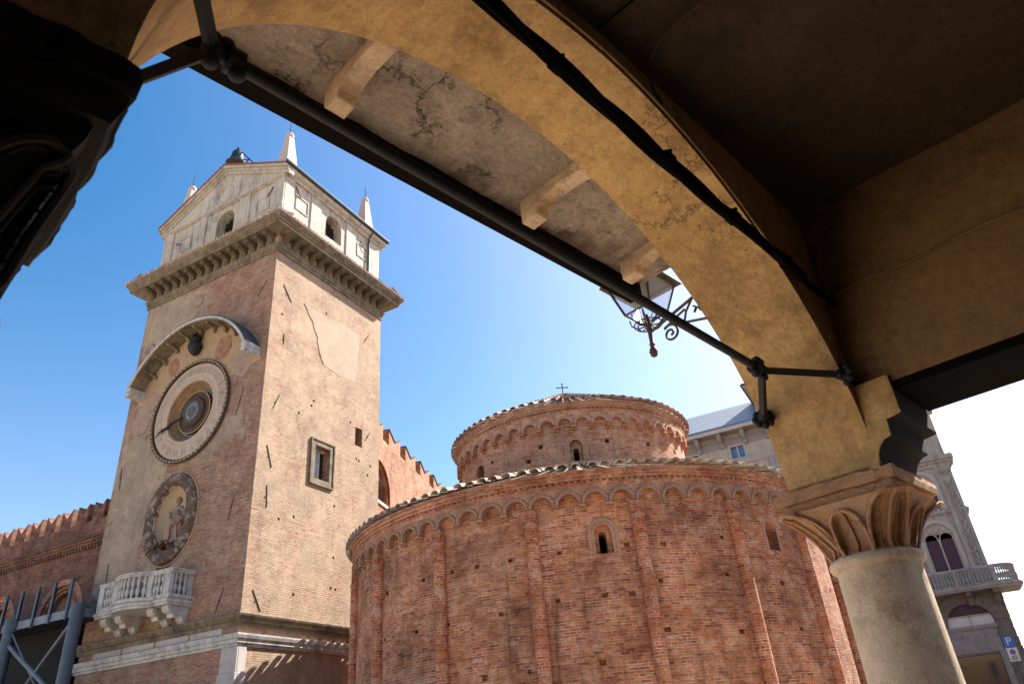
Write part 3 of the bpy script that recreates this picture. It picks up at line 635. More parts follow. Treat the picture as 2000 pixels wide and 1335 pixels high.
# outward frame of the face: right = -y, up = z (face seen from -x). CF maps local x->z(up), y->y ; so right = -y_local, up = x_local
BF = Matrix(((0, 1, 0, 0), (-1, 0, 0, 0), (0, 0, 1, 0), (0, 0, 0, 1)))
for k, s in enumerate(RN):
    th = -2*pi*(k+1)/24+pi/2+pi      # 24 at the bottom-left start as the hours run clockwise
    m = text_mb(s, .36)
    nu.merge(m, BF @ RZ(th) @ T(0, 1.74, .079) @ Matrix.Diagonal((.8, 1.15, 1, 1)))
for k in range(96):
    th = 2*pi*k/96; nu.box(-.008, .008, 1.40, 1.46, .076, .081, BF @ RZ(th))
obj("numeral_lettering", nu, M['num'], ck, CF, clean=False)
hd = MB(); th = radians(112)
hp = BF @ RZ(th)
hd.tube([hp @ Vector((0, .5, .02)), hp @ Vector((.03, .9, .10)), hp @ Vector((-.02, 1.25, .14)), hp @ Vector((.05, 1.5, .15)), hp @ Vector((0, 1.95, .13))], [.05, .05, .06, .035, .01], 7)
hd.tube([hp @ Vector((-.16, 1.50, .15)), hp @ Vector((0, 1.44, .15)), hp @ Vector((.16, 1.52, .15))], [.012, .03, .012], 6)
obj("hand", hd, M['iron'], ck, CF)

# ------------------------------------------------------------------ canopy over the clock
cn = thing("clock_canopy", "curved stone canopy with dark lead top arching above the clock", "canopy", tuple(FX @ Vector((0, 3.88, 18))))
def canopy(r0, r1, o0, o1, a0, a1, n=48):
    b = MB(); v = []; f = []
    for i in range(n+1):
        a = a0+(a1-a0)*i/n
        for r, o in ((r0, o0), (r0, o1), (r1, o1), (r1, o0)): v.append((-o, LC[0]+r*cos(a), LC[1]+r*sin(a)))
    for i in range(n):
        for q in range(4): f.append((i*4+q, i*4+(q+1) % 4, i*4+4+(q+1) % 4, i*4+4+q))
    f += [(0, 1, 2, 3), (n*4+3, n*4+2, n*4+1, n*4)]
    return b.add(v, f)
A0, A1 = radians(27), radians(153)
obj("soffit_slab", canopy(3.70, 3.80, .0, .70, A0, A1), M['cornice'], cn, FX)
obj("front_edge", canopy(3.72, 3.83, .70, .76, A0, A1), M['marble'], cn, FX)
obj("lead_cover", canopy(3.83, 3.88, -.02, .74, A0, A1), M['darkgreen'], cn, FX)
b = MB()
for a in (A0, A1):
    c = (LC[0]+3.75*cos(a), LC[1]+3.75*sin(a)); s_ = 1 if a < 1.5 else -1
    obj("end_block", MB().box(-.72, .02, c[0]-.14, c[0]+.14, c[1]-.36, c[1]+.04), M['marble'], cn, FX, bevel=.02)
for k in range(9):
    a = radians(41+ k*12.25); rad = Vector((0, cos(a), sin(a))); tan_ = Vector((0, -sin(a), cos(a)))
    P = lambda o, d: Vector((-o, LC[0], LC[1]))+rad*(3.70-d)
    b = MB(); prof = [(0, .30), (.10, .30), (.16, .24), (.22, .15), (.36, .10), (.52, .10), (.58, .06), (.58, 0), (0, 0)]
    v = [P(o, d)+tan_*w for w in (-.06, .06) for o, d in prof]; n = len(prof)
    b.add(v, [tuple(range(n)), tuple(range(2*n-1, n-1, -1))]+[(i, i+n, (i+1) % n+n, (i+1) % n) for i in range(n)])
    obj("bracket", b, M['cornice'], cn, FX)
em = thing("wall_emblem", "small dark bronze urn emblem fixed above the clock", "emblem", tuple(FX @ Vector((-.1, 4.03, 16.85))))
obj("urn", MB().lathe([(.001, 0), (.05, .02), (.16, .12), (.27, .30), (.30, .46), (.24, .60), (.15, .66), (.19, .72), (.17, .78), (.001, .8)], 20), M['iron'], em, FX @ T(-.22, 4.03, 16.86), smooth=40)
def flame(u, v):
    a = 2*pi*v; rr = (.09+.12*sin(pi*min(1, u*1.25)))*(1+.35*cos(9*a)*min(1, 2*u))*(1-.75*u*u); return (rr*cos(a), rr*sin(a), .72+.36*u+.05*u*cos(9*a))
b = MB().grid(flame, 10, 72)
obj("flame_top", b, M['iron'], em, FX @ T(-.22, 4.03, 16.86))

# ------------------------------------------------------------------ balcony
ba = thing("stone_balcony", "white marble balcony with bulging balustrade on carved brackets", "balcony", tuple(FX @ Vector((0, 4.25, 6.2))))
def plan(n=12):                                          # outline of the balcony front (out, y)
    p = [(0, 2.47), (.90, 2.47), (.90, 3.30)]
    for i in range(n+1):
        u = i/n; p.append((.93+.36*sin(pi*u)**.8, 3.42+1.70*u))
    return p+[(.90, 5.24), (.90, 6.05), (0, 6.05)]
PL = plan()
def slab(off, z0, z1):
    c = [(-(o+(off if o > 0 else 0)), y+(off if y > 4.25 else -off)) for o, y in PL]; return MB().prism(c, 'z', z0, z1)
obj("floor_slab", slab(.06, 6.72, 6.80).merge(slab(.10, 6.802, 6.90)).merge(slab(.04, 6.902, 6.95)), M['marble'], ba, FX)
def rail(z0, z1, w):
    b = MB(); v = []; f = []; n = len(PL)
    for (o, y) in PL:
        d = Vector((o-.0, y-4.25)); d = d.normalized() if d.length else d
        for s_, z in ((-w, z0), (w, z0), (w, z1), (-w, z1)): v.append((-(o+d.x*s_) if o > 0 else 0.0, y+d.y*s_, z))
    for i in range(n-1):
        for q in range(4): f.append((i*4+q, i*4+(q+1) % 4, i*4+4+(q+1) % 4, i*4+4+q))
    return b.add(v, f)
obj("handrail", rail(7.76, 7.84, .10).merge(rail(7.842, 7.90, .13)), M['marble'], ba, FX)
obj("bottom_rail", rail(6.952, 7.06, .09), M['marble'], ba, FX)
def post(y, o, w=.13):
    return MB().box(-(o+.09), -(o-.09), y-w, y+w, 7.06, 7.76)
for y, o in ((2.56, .88), (3.36, .92), (5.18, .92), (5.96, .88), (2.56, .08), (5.96, .08)):
    obj("post", post(y, o, .13 if o > .5 else .09), M['marble'], ba, FX, bevel=.01)
bl = MB().lathe([(.055, 0), (.055, .05), (.035, .07), (.065, .16), (.075, .24), (.05, .32), (.03, .36), (.05, .38), (.03, .40), (.05, .46), (.07, .52), (.06, .60), (.035, .64), (.055, .66), (.055, .70)], 12)
b0 = obj("baluster", bl, M['marble'], ba, FX @ T(-.90, 2.82, 7.06), smooth=40)
def addb(o, y): dup(b0, T(-(o-.90), y-2.82, 0))
addb(.90, 3.02); addb(.90, 3.18)
for i in range(9):
    u = (i+.75)/9.5; addb(.93+.36*sin(pi*u)**.8, 3.42+1.70*u)
for y in (5.42, 5.57, 5.72): addb(.90, y)
for o in (.30, .50, .68): addb(o, 2.50); addb(o, 6.02)
bp = [(0, 6.15), (.10, 6.15), (.13, 6.22), (.20, 6.27), (.24, 6.38), (.33, 6.42), (.45, 6.42), (.50, 6.34), (.56, 6.34), (.60, 6.46), (.74, 6.50), (.82, 6.60), (.82, 6.72), (0, 6.72)]
bk = obj("bracket", MB().prism([(-o, z) for o, z in bp], 'y', -.16, .16).merge(MB()), M['marble'], ba, FX @ T(0, 2.66, 0), bevel=.012)
for y in (3.42, 5.06, 5.84): dup(bk, T(0, y-2.66, 0))

# ------------------------------------------------------------------ bell
be = thing("bell", "dark bronze bell mounted on the ridge of the tower pediment", "bell", tuple(FX @ Vector((.55, 4.15, 27.5))))
BFm = FX @ T(.55, 4.15, 28.12) @ Matrix.Scale(1.08, 4)
obj("bell_body", MB().lathe([(.001, -.02), (.40, 0), (.46, 0), (.47, .05), (.39, .16), (.31, .32), (.27, .52), (.25, .68), (.20, .80), (.08, .86), (.001, .88)], 28), M['bronze'], be, BFm, smooth=40)
b = MB().tube([(0, 0, .84), (0, 0, 1.02)], .05, 6); b.tube([(-.1, -.1, .95), (.1, .1, .95)], .05, 6); b.tube([(0, .12, .86), (0, 0, 1.04), (0, -.12, .86)], .035, 6)
obj("crown", b, M['bronze'], be, BFm)
b = MB().tube([(.05, 0, 1.02), (.05, -1.15, -.45)], .03, 6); b.tube([(.05, -.80, 0), (.05, -.35, -.25)], .028, 6); b.tube([(.05, -.78, .0), (.05, -.3, .2)], .02, 6); b.tube([(.3, .1, -.5), (.3, .1, 1.0), (.0, 0, 1.02)], .04, 6)
obj("frame", b, M['iron'], be, BFm)

# ================================================================== rotunda
RC = (24.0, 9.95)
rt_ = thing("round_church", "round red brick church with two tiers of blind arcading and tiled roofs", "church", (*RC, 0))
RF_ = T(*RC, 0)
RW, RD = 7.76, 4.13
def cylp(r, deg, z): a = radians(deg); return Vector((r*cos(a), r*sin(a), z))
def cyl_arch(cut, deg, w, z0, ztop, r0, r1, n=12):         # arched cutter, radial
    c = RZ(radians(deg)); r = w/2; zs = ztop-r
    pts = [(-r, z0), (r, z0)]+arc(0, zs, r, 0, pi, n)
    cut.prism(pts, 'x', r0, r1, c)
PUT = [(-161.7, 5.79), (-171.1, 5.77), (-178, 5.78), (176.3, 5.77), (168.9, 5.76), (-149.3, 5.83), (-142.4, 5.8), (-154.5, 4.69), (-149.7, 4.67), (-162.9, 4.67), (-173.6, 4.54), (174.8, 4.51), (166.7, 4.5), (155.8, 4.53), (-169.1, 3.19), (-177.6, 3.17), (-156.4, 3.22), (-144.4, 3.81), (156.6, 5.74), (-144.1, 4.93), (-130, 5.95), (-130.1, 3.69), (-114.6, 3.74), (-104.3, 5.98), (-117, 4.85), (-130.6, 5.02), (-95, 4.9)]
cut = MB(); rp = random.Random(4)
for d, z in PUT:
    s_ = rp.uniform(.055, .085); cut.box(RW-.11, RW+.2, -s_, s_, z-s_*.8, z+s_*.7, RZ(radians(d)))
cyl_arch(cut, -153.4, .44, 5.66, 6.38, 7.58, 8.2); cyl_arch(cut, -153.4, .20, 5.70, 6.24, 6.9, 8.2)
cyl_arch(cut, -116.6, .46, 5.70, 6.47, 7.35, 8.2); cyl_arch(cut, -118.6, .95, .4, 2.5, 7.2, 8.2)
obj("lower_wall", MB().lathe([(6.7, -.3), (RW, -.3), (RW, 7.5), (6.7, 7.5), (6.7, -.3)], 360), M['rot'], rt_, RF_, uv=('cyl', 0, 0, RW), cutter=cut)
bm_ = MB().lathe([(RW-.3, 7.33), (RW+.153, 7.33), (RW+.153, 7.43), (RW+.17, 7.43), (RW+.17, 7.46), (RW-.3, 7.46)], 240)
bm_.lathe([(RW-.3, 7.52), (RW+.18, 7.52), (RW+.18, 7.60), (RW+.23, 7.60), (RW+.23, 7.69), (RW+.28, 7.69), (RW+.28, 7.76), (RW-.3, 7.76)], 240)
obj("eaves_courses", bm_, M['rot'], rt_, RF_, uv=('cyl', 0, 0, RW))
def sawband(r, z0, z1, n, w):
    b = MB().lathe([(r-.25, z0), (r+.01, z0), (r+.01, z1), (r-.25, z1)], 240)
    for i in range(n): b.box(-w, w, -w, w, z0+.002, z1-.002, RZ(2*pi*i/n) @ T(r+.01, 0, 0) @ RZ(pi/4))
    return b
obj("sawtooth_band", sawband(RW+.09, 7.462, 7.518, 300, .055), M['terra'], rt_, RF_, uv=('cyl', 0, 0, RW))
# corbel-table arch: unit spans angle da, carried on a small corbel
def arch_unit(r, da, z0, zs, ztop, ro, ri, d, n=12):
    b = MB(); hw = radians(da)/2*r*.995
    opening = arc(0, zs, ri, pi, 0, n)
    poly = [(-hw, ztop), (-hw, zs-.03), (-ri, zs-.03)]+opening+[(ri, zs-.03), (hw, zs-.03), (hw, ztop)]
    def wrap(mb): mb.v = [((q[0])*cos(q[1]/r), q[0]*sin(q[1]/r), q[2]) for q in mb.v]; return mb
    b.prism(poly[::-1], 'x', r-.05, r+d)
    o2 = arc(0, zs, ro, 0, pi, n); i2 = arc(0, zs, ri, pi, 0, n)
    for i in range(n):
        b.prism([o2[i], o2[i+1], i2[n-i-1], i2[n-i]], 'x', r+d-.01, r+d+.035)
    return wrap(b)
def corbel_unit(r, da, zs, d):
    b = MB(); a = radians(da)/2
    for w, z0, z1, o in ((.075, zs-.16, zs-.09, d*.4), (.085, zs-.092, zs-.03, d+.03)):
        b.box(r-.05, r+o, -w, w, z0, z1, RZ(a))
    return b
AU = obj("corbel_arch", arch_unit(RW, 5.0, 6.72, 6.93, 7.335, .335, .265, .15), M['arcade'], rt_, RF_ @ RZ(radians(-126.5+2.5)), uv=('cyl', 0, 0, RW))
CU = obj("arch_corbel", corbel_unit(RW, 5.0, 6.93, .15), M['terra'], rt_, RF_ @ RZ(radians(-126.5+2.5)), uv=('cyl', 0, 0, RW))
for k in range(-9, 27):
    if k == 0: continue
    dup(AU, RZ(radians(-5.0*k)))
    if k % 4 != 0: dup(CU, RZ(radians(-5.0*k)))
# engaged shafts (lesenes) with a capital
def lesene(r):
    c = (r+.05, 0, 0)
    b = MB().lathe([(.175, -.2), (.168, 6.50)], 16, c); b.lathe([(.168, 6.50), (.20, 6.52), (.20, 6.57), (.17, 6.60), (.185, 6.62)], 16, c)
    b.box(r-.05, r+.20, -.175, .175, 6.62, 6.90); return b
LS = obj("half_column", lesene(RW-.01), M['terra'], rt_, RF_ @ RZ(radians(-126.5)), uv=('cyl', RW+.04, 0, .135), smooth=50)
for k in range(-3, 7):
    if k: dup(LS, RZ(radians(-20*k)))
def win_trim(r, deg, w, z0, ztop, th, out, steps=1):
    b = MB(); rr = w/2; zs = ztop-rr; n = 14
    for s_ in range(steps):
        ri, ro = rr+s_*th, rr+(s_+1)*th-.004
        i2 = arc(0, zs, ri, 0, pi, n); o2 = arc(0, zs, ro, 0, pi, n)
        for i in range(n): b.prism([i2[i], o2[i], o2[i+1], i2[i+1]], 'x', r-.2, r+out+.01*s_)
        for sg in (-1, 1): b.prism([(sg*ri, z0), (sg*ro, z0), (sg*ro, zs), (sg*ri, zs)], 'x', r-.2, r+out+.01*s_)
    b2 = MB(); b2.merge(b, RZ(radians(deg))); return b2
wt_ = obj("slit_window", win_trim(RW, -153.4, .44, 5.66, 6.38, .085, .012, 2), M['trimpl'], rt_, RF_, uv=('cyl', 0, 0, RW))
c = MB(); cyl_arch(c, -153.4, .24, 5.66, 6.28, 6.95, 7.0); obj("dark_slit", c, M['black'], wt_, RF_)
wt_ = obj("blind_window", win_trim(RW, -116.6, .46, 5.70, 6.47, .10, .012), M['trimpl'], rt_, RF_, uv=('cyl', 0, 0, RW))
c = MB(); cyl_arch(c, -116.6, .5, 5.68, 6.49, 7.36, 7.40); obj("infill", c, M['curtain'], wt_, RF_)
wt_ = obj("arched_doorway", win_trim(RW, -118.6, .95, .4, 2.5, .26, .012), M['terra'], rt_, RF_, uv=('cyl', 0, 0, RW))
c = MB(); cyl_arch(c, -118.6, 1.0, .3, 2.54, 7.16, 7.21); obj("dark_door", c, M['black'], wt_, RF_)
# roofs of curved clay tiles
def tiled(r0, z0, r1, z1, n, segs, tw_, jit, seed):
    rn = random.Random(seed); b = MB(); nv = 7
    b.lathe([(r0-.02, z0-.06), (r0-.02, z0), (r1, z1)], 180, cap=False)
    sl_ = sqrt((r0-r1)**2+(z1-z0)**2)
    for i in range(n):
        a = 2*pi*(i+rn.uniform(-.13, .13))/n
        for k in range(segs):
            f0, f1 = k/segs, min(1, (k+1.22)/segs); q = lambda f: (r0+.13-(r0+.13-r1)*f, z0+(z1-z0)*f)
            (ra, za), (rb, zb) = q(f0), q(f1); wa = tw_*max(.3, ra/r0); wb = wa*.82
            a1 = a+rn.uniform(-1, 1)*jit/max(ra, 1); za += .035+rn.uniform(0, .02); zb += .012
            v = []
            for (r, z, w) in ((ra, za, wa), (rb, zb, wb)):
                for th_, inn in ((0, 0), (0, .018)):
                    for j in range(nv):
                        t = pi*j/(nv-1); ww = w-inn; x = ww*cos(t); y = ww*.85*sin(t)
                        v.append((r*cos(a1)-x*sin(a1), r*sin(a1)+x*cos(a1), z+y-.01))
            f = []
            for j in range(nv-1):
                f += [(j, j+1, 2*nv+j+1, 2*nv+j), (nv+j+1, nv+j, 3*nv+j, 3*nv+j+1), (j+1, j, nv+j, nv+j+1)]
            b.add(v, f)
    return b
obj("lower_roof", tiled(8.04, 7.77, RD-.05, 9.30, 138, 8, .135, .014, 1), M['tile'], rt_, RF_, clean=False)
# drum
cut = MB(); cyl_arch(cut, -154.7, .42, 9.40, 10.12, 3.95, 4.6); cyl_arch(cut, -154.7, .19, 9.42, 9.9, 3.4, 4.6); cyl_arch(cut, 154, .42, 9.40, 10.12, 3.6, 4.6)
for d, z in ((-170.5, 10.04), (163, 10.02), (-176.8, 9.64), (-140.2, 10.02), (-118.9, 10.01), (-99, 10.02)): cut.box(RD-.3, RD+.2, -.08, .08, z-.07, z+.07, RZ(radians(d)))
obj("drum_wall", MB().lathe([(3.3, 8.6), (RD, 8.6), (RD, 11.1), (3.3, 11.1), (3.3, 8.6)], 300), M['drum'], rt_, RF_, uv=('cyl', 0, 0, RD), cutter=cut)
wt_ = obj("drum_window", win_trim(RD, -154.7, .42, 9.40, 10.12, .08, .012, 2), M['trimpl'], rt_, RF_, uv=('cyl', 0, 0, RD))
c = MB(); cyl_arch(c, -154.7, .25, 9.40, 9.95, 3.45, 3.5); obj("dark_slit", c, M['black'], wt_, RF_)
bm_ = MB().lathe([(RD-.3, 10.98), (RD+.133, 10.98), (RD+.133, 11.06), (RD+.15, 11.06), (RD+.15, 11.1), (RD-.3, 11.1)], 200)
bm_.lathe([(RD-.3, 11.16), (RD+.17, 11.16), (RD+.17, 11.23), (RD+.21, 11.23), (RD+.21, 11.31), (RD+.24, 11.31), (RD+.24, 11.37), (RD-.3, 11.37)], 200)
obj("drum_eaves", bm_, M['drum'], rt_, RF_, uv=('cyl', 0, 0, RD))
obj("drum_sawtooth", sawband(RD+.08, 11.102, 11.158, 170, .05), M['terra'], rt_, RF_, uv=('cyl', 0, 0, RD))
AU = obj("drum_arch", arch_unit(RD, 7.83, 10.42, 10.60, 10.985, .275, .22, .13), M['arcade'], rt_, RF_ @ RZ(radians(-150.6)), uv=('cyl', 0, 0, RD))
CU = obj("drum_corbel", corbel_unit(RD, 7.83, 10.60, .13), M['terra'], rt_, RF_ @ RZ(radians(-150.6)), uv=('cyl', 0, 0, RD))
for k in range(-9, 17):
    if k: dup(AU, RZ(radians(-7.83*k))); dup(CU, RZ(radians(-7.83*k)))
obj("drum_roof", tiled(4.36, 11.38, .25, 13.55, 82, 9, .115, .012, 2), M['tile2'], rt_, RF_, clean=False)
b = MB().lathe([(.3, 13.45), (.22, 13.62), (.1, 13.68), (.02, 13.7)], 16)
obj("roof_cap", b, M['tile2'], rt_, RF_, smooth=40)
b = MB().tube([(0, 0, 13.6), (0, 0, 14.12)], .02, 6); b.tube([(-.11, .17, 13.96), (.11, -.17, 13.96)], .02, 6)
for p in ((0, 0, 14.12), (-.11, .17, 13.96), (.11, -.17, 13.96)): b.ball(p, .035, 5)
obj("cross", b, M['iron'], rt_, RF_)

# ================================================================== crenellated walls
def merlon(w, h, notch, d, x=0):
    return MB().prism([(0, 0), (w, 0), (w, h), (w*.5, h-notch), (0, h)], 'y', 0, d)
lw = thing("battlement_wall", "long red brick palace wall with swallowtail battlements left of the tower", "wall", (18.0, 27.4, 0))
cut = MB()
for yc in (30.2, 34.6, 39): cut.prism(arched(yc-1.25, yc+1.25, 4, 7.6, 20), 'x', 17, 18.4)
obj("wall", MB().box(18.0, 19.2, 27.35, 60, -.2, 11.35), M['lwall'], lw, cutter=cut)
b = MB(); 
for z0, z1, o in ((10.30, 10.40, .10), (10.40, 10.52, .16), (10.52, 10.60, .22)): b.box(18-o, 18.02, 27.4, 60, z0, z1)
for k in range(150): b.box(17.9, 18.02, 27.45+k*.2, 27.55+k*.2, 10.12, 10.30)
obj("cornice", b, M['lwall'], lw)
MF = Matrix(((0, -1, 0, 18.62), (1, 0, 0, 0), (0, 0, 1, 11.35), (0, 0, 0, 1)))
m0 = obj("merlon", merlon(.72, .80, .38, .62), M['lwall'], lw, MF @ T(27.52, 0, 0))
for k in range(1, 28): dup(m0, T(0, 1.08*k, 0))
for yc in (30.2, 34.6, 39):
    b = MB()
    for r0, r1, o in ((1.25, 1.5, .05), (1.0, 1.12, -.12), (1.12, 1.25, -.04)):
        i2, o2 = arc(yc, 7.6, r0, 0, pi, 20), arc(yc, 7.6, r1, 0, pi, 20)
        for i in range(20): b.prism([i2[i], o2[i], o2[i+1], i2[i+1]], 'x', 18-o, 18.3)
    w_ = obj("arched_window", b, M['terra'], lw)
    obj("infill", MB().prism(arched(yc-1.24, yc+1.24, 4, 7.6, 20), 'x', 18.35, 18.38), M['terra'], w_)
    obj("tie_bars", MB().tube([(18.1, yc-1.25, 6.6), (18.1, yc+1.25, 6.6)], .05, 6).tube([(18.1, yc-1.25, 7.7), (18.1, yc+1.25, 7.7)], .05, 6), M['steel'], w_)

cw = thing("battlement_wall", "sunlit brick wall with stepped swallowtail battlements right behind the tower", "wall", (24.35, 19.85, 0))
CWF = T(24.35, 19.85, 0) @ RZ(radians(17))
cut = MB(); cut.prism(arched(-.30, 2.55, 11.95, 12.45, 24), 'y', -.3, .22)
for x0, x1 in ((-.20, .97), (1.20, 2.37)): cut.prism(arched(x0, x1, 11.95, 12.55, 16), 'y', .1, .9)
obj("wall", MB().box(-.05, 22, 0, 1.0, -.2, 15.1), M['curtain'], cw, CWF, cutter=cut)
m0 = obj("merlon", merlon(1.6, .86, .42, .9), M['curtain'], cw, CWF @ T(.1, .02, 15.1))
for k in range(1, 9): dup(m0, RZ(radians(17)) @ T(2.43*k, 0, 0) @ RZ(radians(-17)))
m1 = MB()
for k in range(9):
    for sg, x0, x1 in ((0, 0, .8), (1, .8, 1.6)):
        za, zb = (.86, .44) if sg == 0 else (.44, .86)
        m1.add([(.1+2.43*k+x0-.03*(1-sg), -.03, 15.1+za+.004), (.1+2.43*k+x1+.03*sg, -.03, 15.1+zb+.004), (.1+2.43*k+x1+.03*sg, .96, 15.1+zb+.004), (.1+2.43*k+x0-.03*(1-sg), .96, 15.1+za+.004)]*1, [(0, 1, 2, 3)])
v = m1.v; f = []
mm = MB()
for q in m1.f:
    p = [v[i] for i in q]; mm.add(p+[(a, c, e+.025) for a, c, e in p], [(0, 1, 2, 3), (7, 6, 5, 4), (0, 4, 5, 1), (1, 5, 6, 2), (2, 6, 7, 3), (3, 7, 4, 0)])
obj("merlon_caps", mm, M['iron2'], cw, CWF)
b = MB()
for r0, r1, o in ((1.425, 1.55, .05), (1.30, 1.42, -.06)):
    i2, o2 = arc(1.125, 12.45, r0, 0, pi, 24), arc(1.125, 12.45, r1, 0, pi, 24)
    for i in range(16): b.prism([i2[i], o2[i], o2[i+1], i2[i+1]], 'y', -o, .2)
    for sg in (1,): b.prism([(1.125+sg*r0, 11.95), (1.125+sg*r1, 11.95), (1.125+sg*r1, 12.45), (1.125+sg*r0, 12.45)], 'y', -o, .2)
wn = obj("twin_window", b, M['terra'], cw, CWF)
obj("sill", MB().box(-.04, 2.75, -.08, .5, 11.82, 11.95), M['trim'], wn, CWF)
b = MB()
for dx in (-.07, .07): b.lathe([(.06, 11.95), (.05, 12.0), (.045, 12.9), (.05, 12.92)], 10, (1.085+dx, .18, 0))
b.box(.95, 1.22, .04, .32, 12.92, 13.02); obj("twin_colonnette", b, M['trim'], wn, CWF)
obj("dark_opening", MB().box(-.04, 2.5, .8, .84, 11.9, 13.3), M['black'], wn, CWF)

# ================================================================== steel platform
sp = thing("steel_platform", "grey blue steel platform on round posts with glass guard before the brick wall", "platform", (16, 27, 0))
b = MB().box(16.0, 17.9, 25.75, 40, 6.98, 7.06); obj("deck", b, M['black'], sp)
b = MB().box(15.93, 16.0, 25.7, 40, 6.86, 7.14); b.box(15.96, 17.9, 25.68, 25.74, 6.86, 7.14); obj("edge_beam", b, M['steelw'], sp)
for y in (25.62, 29.45, 33.3):
    obj("round_post", MB().tube([(15.9, y, -.1), (15.9, y, 7.25)], .21, 20), M['steel'], sp, smooth=40)
for k in range(10):
    y = 26.25+k*.98; obj("guard_post", MB().box(15.86, 15.95, y-.05, y+.05, 6.80, 8.22), M['steel'], sp)
    if k < 9:
        g_ = G("guard_glass") if k == 0 else None
        if k == 0:
            g_.b.inputs["Transmission Weight"].default_value = 1; g_.b.inputs["IOR"].default_value = 1.03; M['gg'] = g_.done((.72, .78, .82), .05)
        obj("glass_panel", MB().box(15.895, 15.915, y+.06, y+.92, 7.16, 8.02), M['gg'], sp)
b = MB()
for y0, y1 in ((25.6, 29.45), (29.45, 33.3)):
    b.tube([(15.9, y0, 3.4), (15.9, y1, 6.9)], .03, 6); b.tube([(15.9, y0+.2, 4.3), (15.9, y1-.1, 6.35)], .075, 8)
b.tube([(15.9, 25.6, 6.9), (15.9, 29.4, 3.3)], .05, 6)
obj("brace", b, M['steelw'], sp)
obj("dark_backing", MB().box(17.2, 17.3, 27.6, 40, -.1, 6.95), M['black'], sp)  # flat black sheet behind the posts, below the deck

# ================================================================== grey apartment building
gb = thing("apartment_building", "pale rendered building with bracketed eaves and zinc roof behind the church", "building", (50, 10, 0))
cut = MB(); WY = [-5.0+3.2*k+.0 for k in range(8)]
WY = [8.17+3.23*k for k in range(-1, 4)]
for y in WY:
    for z0, z1 in ((18.05, 19.0), (14.3, 16.2), (10.6, 12.6), (6.8, 8.8)): cut.box(49.5, 50.25, y-.5, y+.5, z0, z1)
obj("wall", MB().box(50, 62, 3.4, 20, -.2, 20.6), M['cream'], gb, cutter=cut)
for y in WY:
    for z0, z1 in ((18.05, 19.0), (14.3, 16.2), (10.6, 12.6), (6.8, 8.8)):
        b = MB(); frame(lambda a, c, d, e: b.box(49.95, 50.22, a, c, d, e), y-.56, y+.56, z0-.06, z1+.06, .10)
        b.box(50.1, 50.2, y-.05, y+.05, z0, z1)
        w_ = obj("window", b, M['trim'], gb); obj("pane", MB().box(50.20, 50.23, y-.5, y+.5, z0, z1), M['glassb'], w_)
b = MB()
for z0, z1, o in ((17.62, 17.74, .10), (17.74, 17.80, .16), (17.80, 17.92, .06), (16.9, 17.0, .06)): b.box(50-o, 50.02, 3.4, 20, z0, z1)
obj("string_course", b, M['trim'], gb)
obj("eaves", MB().box(49.0, 50.02, 3.4, 20, 20.0, 20.08).box(48.97, 49.06, 3.4, 20, 19.86, 20.12), M['trim'], gb)
obj("frieze", MB().box(49.96, 50.01, 3.4, 20, 19.0, 20.0), M['greytrim'], gb)
b = MB()
for k in range(150): b.box(49.88, 49.97, 3.5+k*.11, 3.56+k*.11, 19.62, 19.86)
obj("dentils", b, M['trim'], gb)
for k in range(-2, 8):
    y = 7.5+1.615*k
    obj("bracket", MB().prism([(50, 18.95), (49.85, 18.98), (49.72, 19.25), (49.4, 19.45), (49.2, 19.75), (49.2, 20.0), (50, 20.0)], 'y', y-.14, y+.14), M['greytrim'], gb)
obj("roof", MB().prism([(48.95, 20.12), (49.05, 20.30), (55, 23.9), (62, 20.2), (62, 20.0), (49, 20.1)], 'y', 3.2, 20.2), M['zinc'], gb)
b = MB().box(51, 56, 3.6, 6.4, 20.4, 22.4); do = obj("dormer", b, M['cream'], gb)
obj("dormer_roof", MB().prism([(3.3, 23.5), (6.9, 23.5), (6.6, 23.2), (6.25, 22.6), (6.1, 22.2), (3.6, 22.2), (3.4, 23.0)], 'x', 50.6, 56.5), M['tan'], do)
obj("dormer_cap", MB().prism([(3.2, 23.502), (7.0, 23.502), (6.9, 23.62), (3.3, 23.62)], 'x', 50.5, 56.6), M['darkgreen'], do)

# ================================================================== corner palace
pb = thing("corner_palace", "ornate pale stone corner palace with arched twin windows and balcony", "building", (45, -1, 0))
cut = MB()
cut.prism(arched(-2.44, -.98, 7.85, 9.72, 18), 'x', 44.5, 45.25); cut.prism(arched(-2.50, -.95, 11.05, 12.35, 18), 'x', 44.5, 45.25)
cut.prism(arched(.9, 2.4, 7.85, 9.72, 18), 'x', 44.5, 45.25); cut.prism(arched(.9, 2.4, 11.05, 12.35, 18), 'x', 44.5, 45.25)
obj("wall", MB().box(45, 58, -3.45, 3.38, 6.8, 18.6), M['pale'], pb, cutter=cut)
cut = MB(); cut.prism([(-2.80, 5.24), (-.75, 5.24)]+arc(-1.78, 5.45, 1.02, 0, pi, 16, .85), 'x', 44.4, 45.3); cut.box(44.4, 45.5, -2.55, -.55, -.2, 4.05)
obj("base_wall", MB().box(45, 58, -3.45, 3.38, -.2, 6.8), M['rust'], pb, cutter=cut)
b = MB(); rr = random.Random(9); z = 0
while z < 6.7:
    y = -3.52+(.3 if int(z*10) % 2 else 0)
    while y < 3.3:
        w_ = rr.uniform(.55, .9); y1 = min(3.35, y+w_)
        inwin = (y1 > -2.95 and y < -.6 and z < 6.6)
        if not inwin: b.box(44.93-rr.uniform(0, .05), 45.02, y+.015, y1-.015, z+.015, z+.405)
        y = y1
    b.box(45.0+.1, 46, -3.53-rr.uniform(0, .05), -3.44, z+.015, z+.405); z += .42
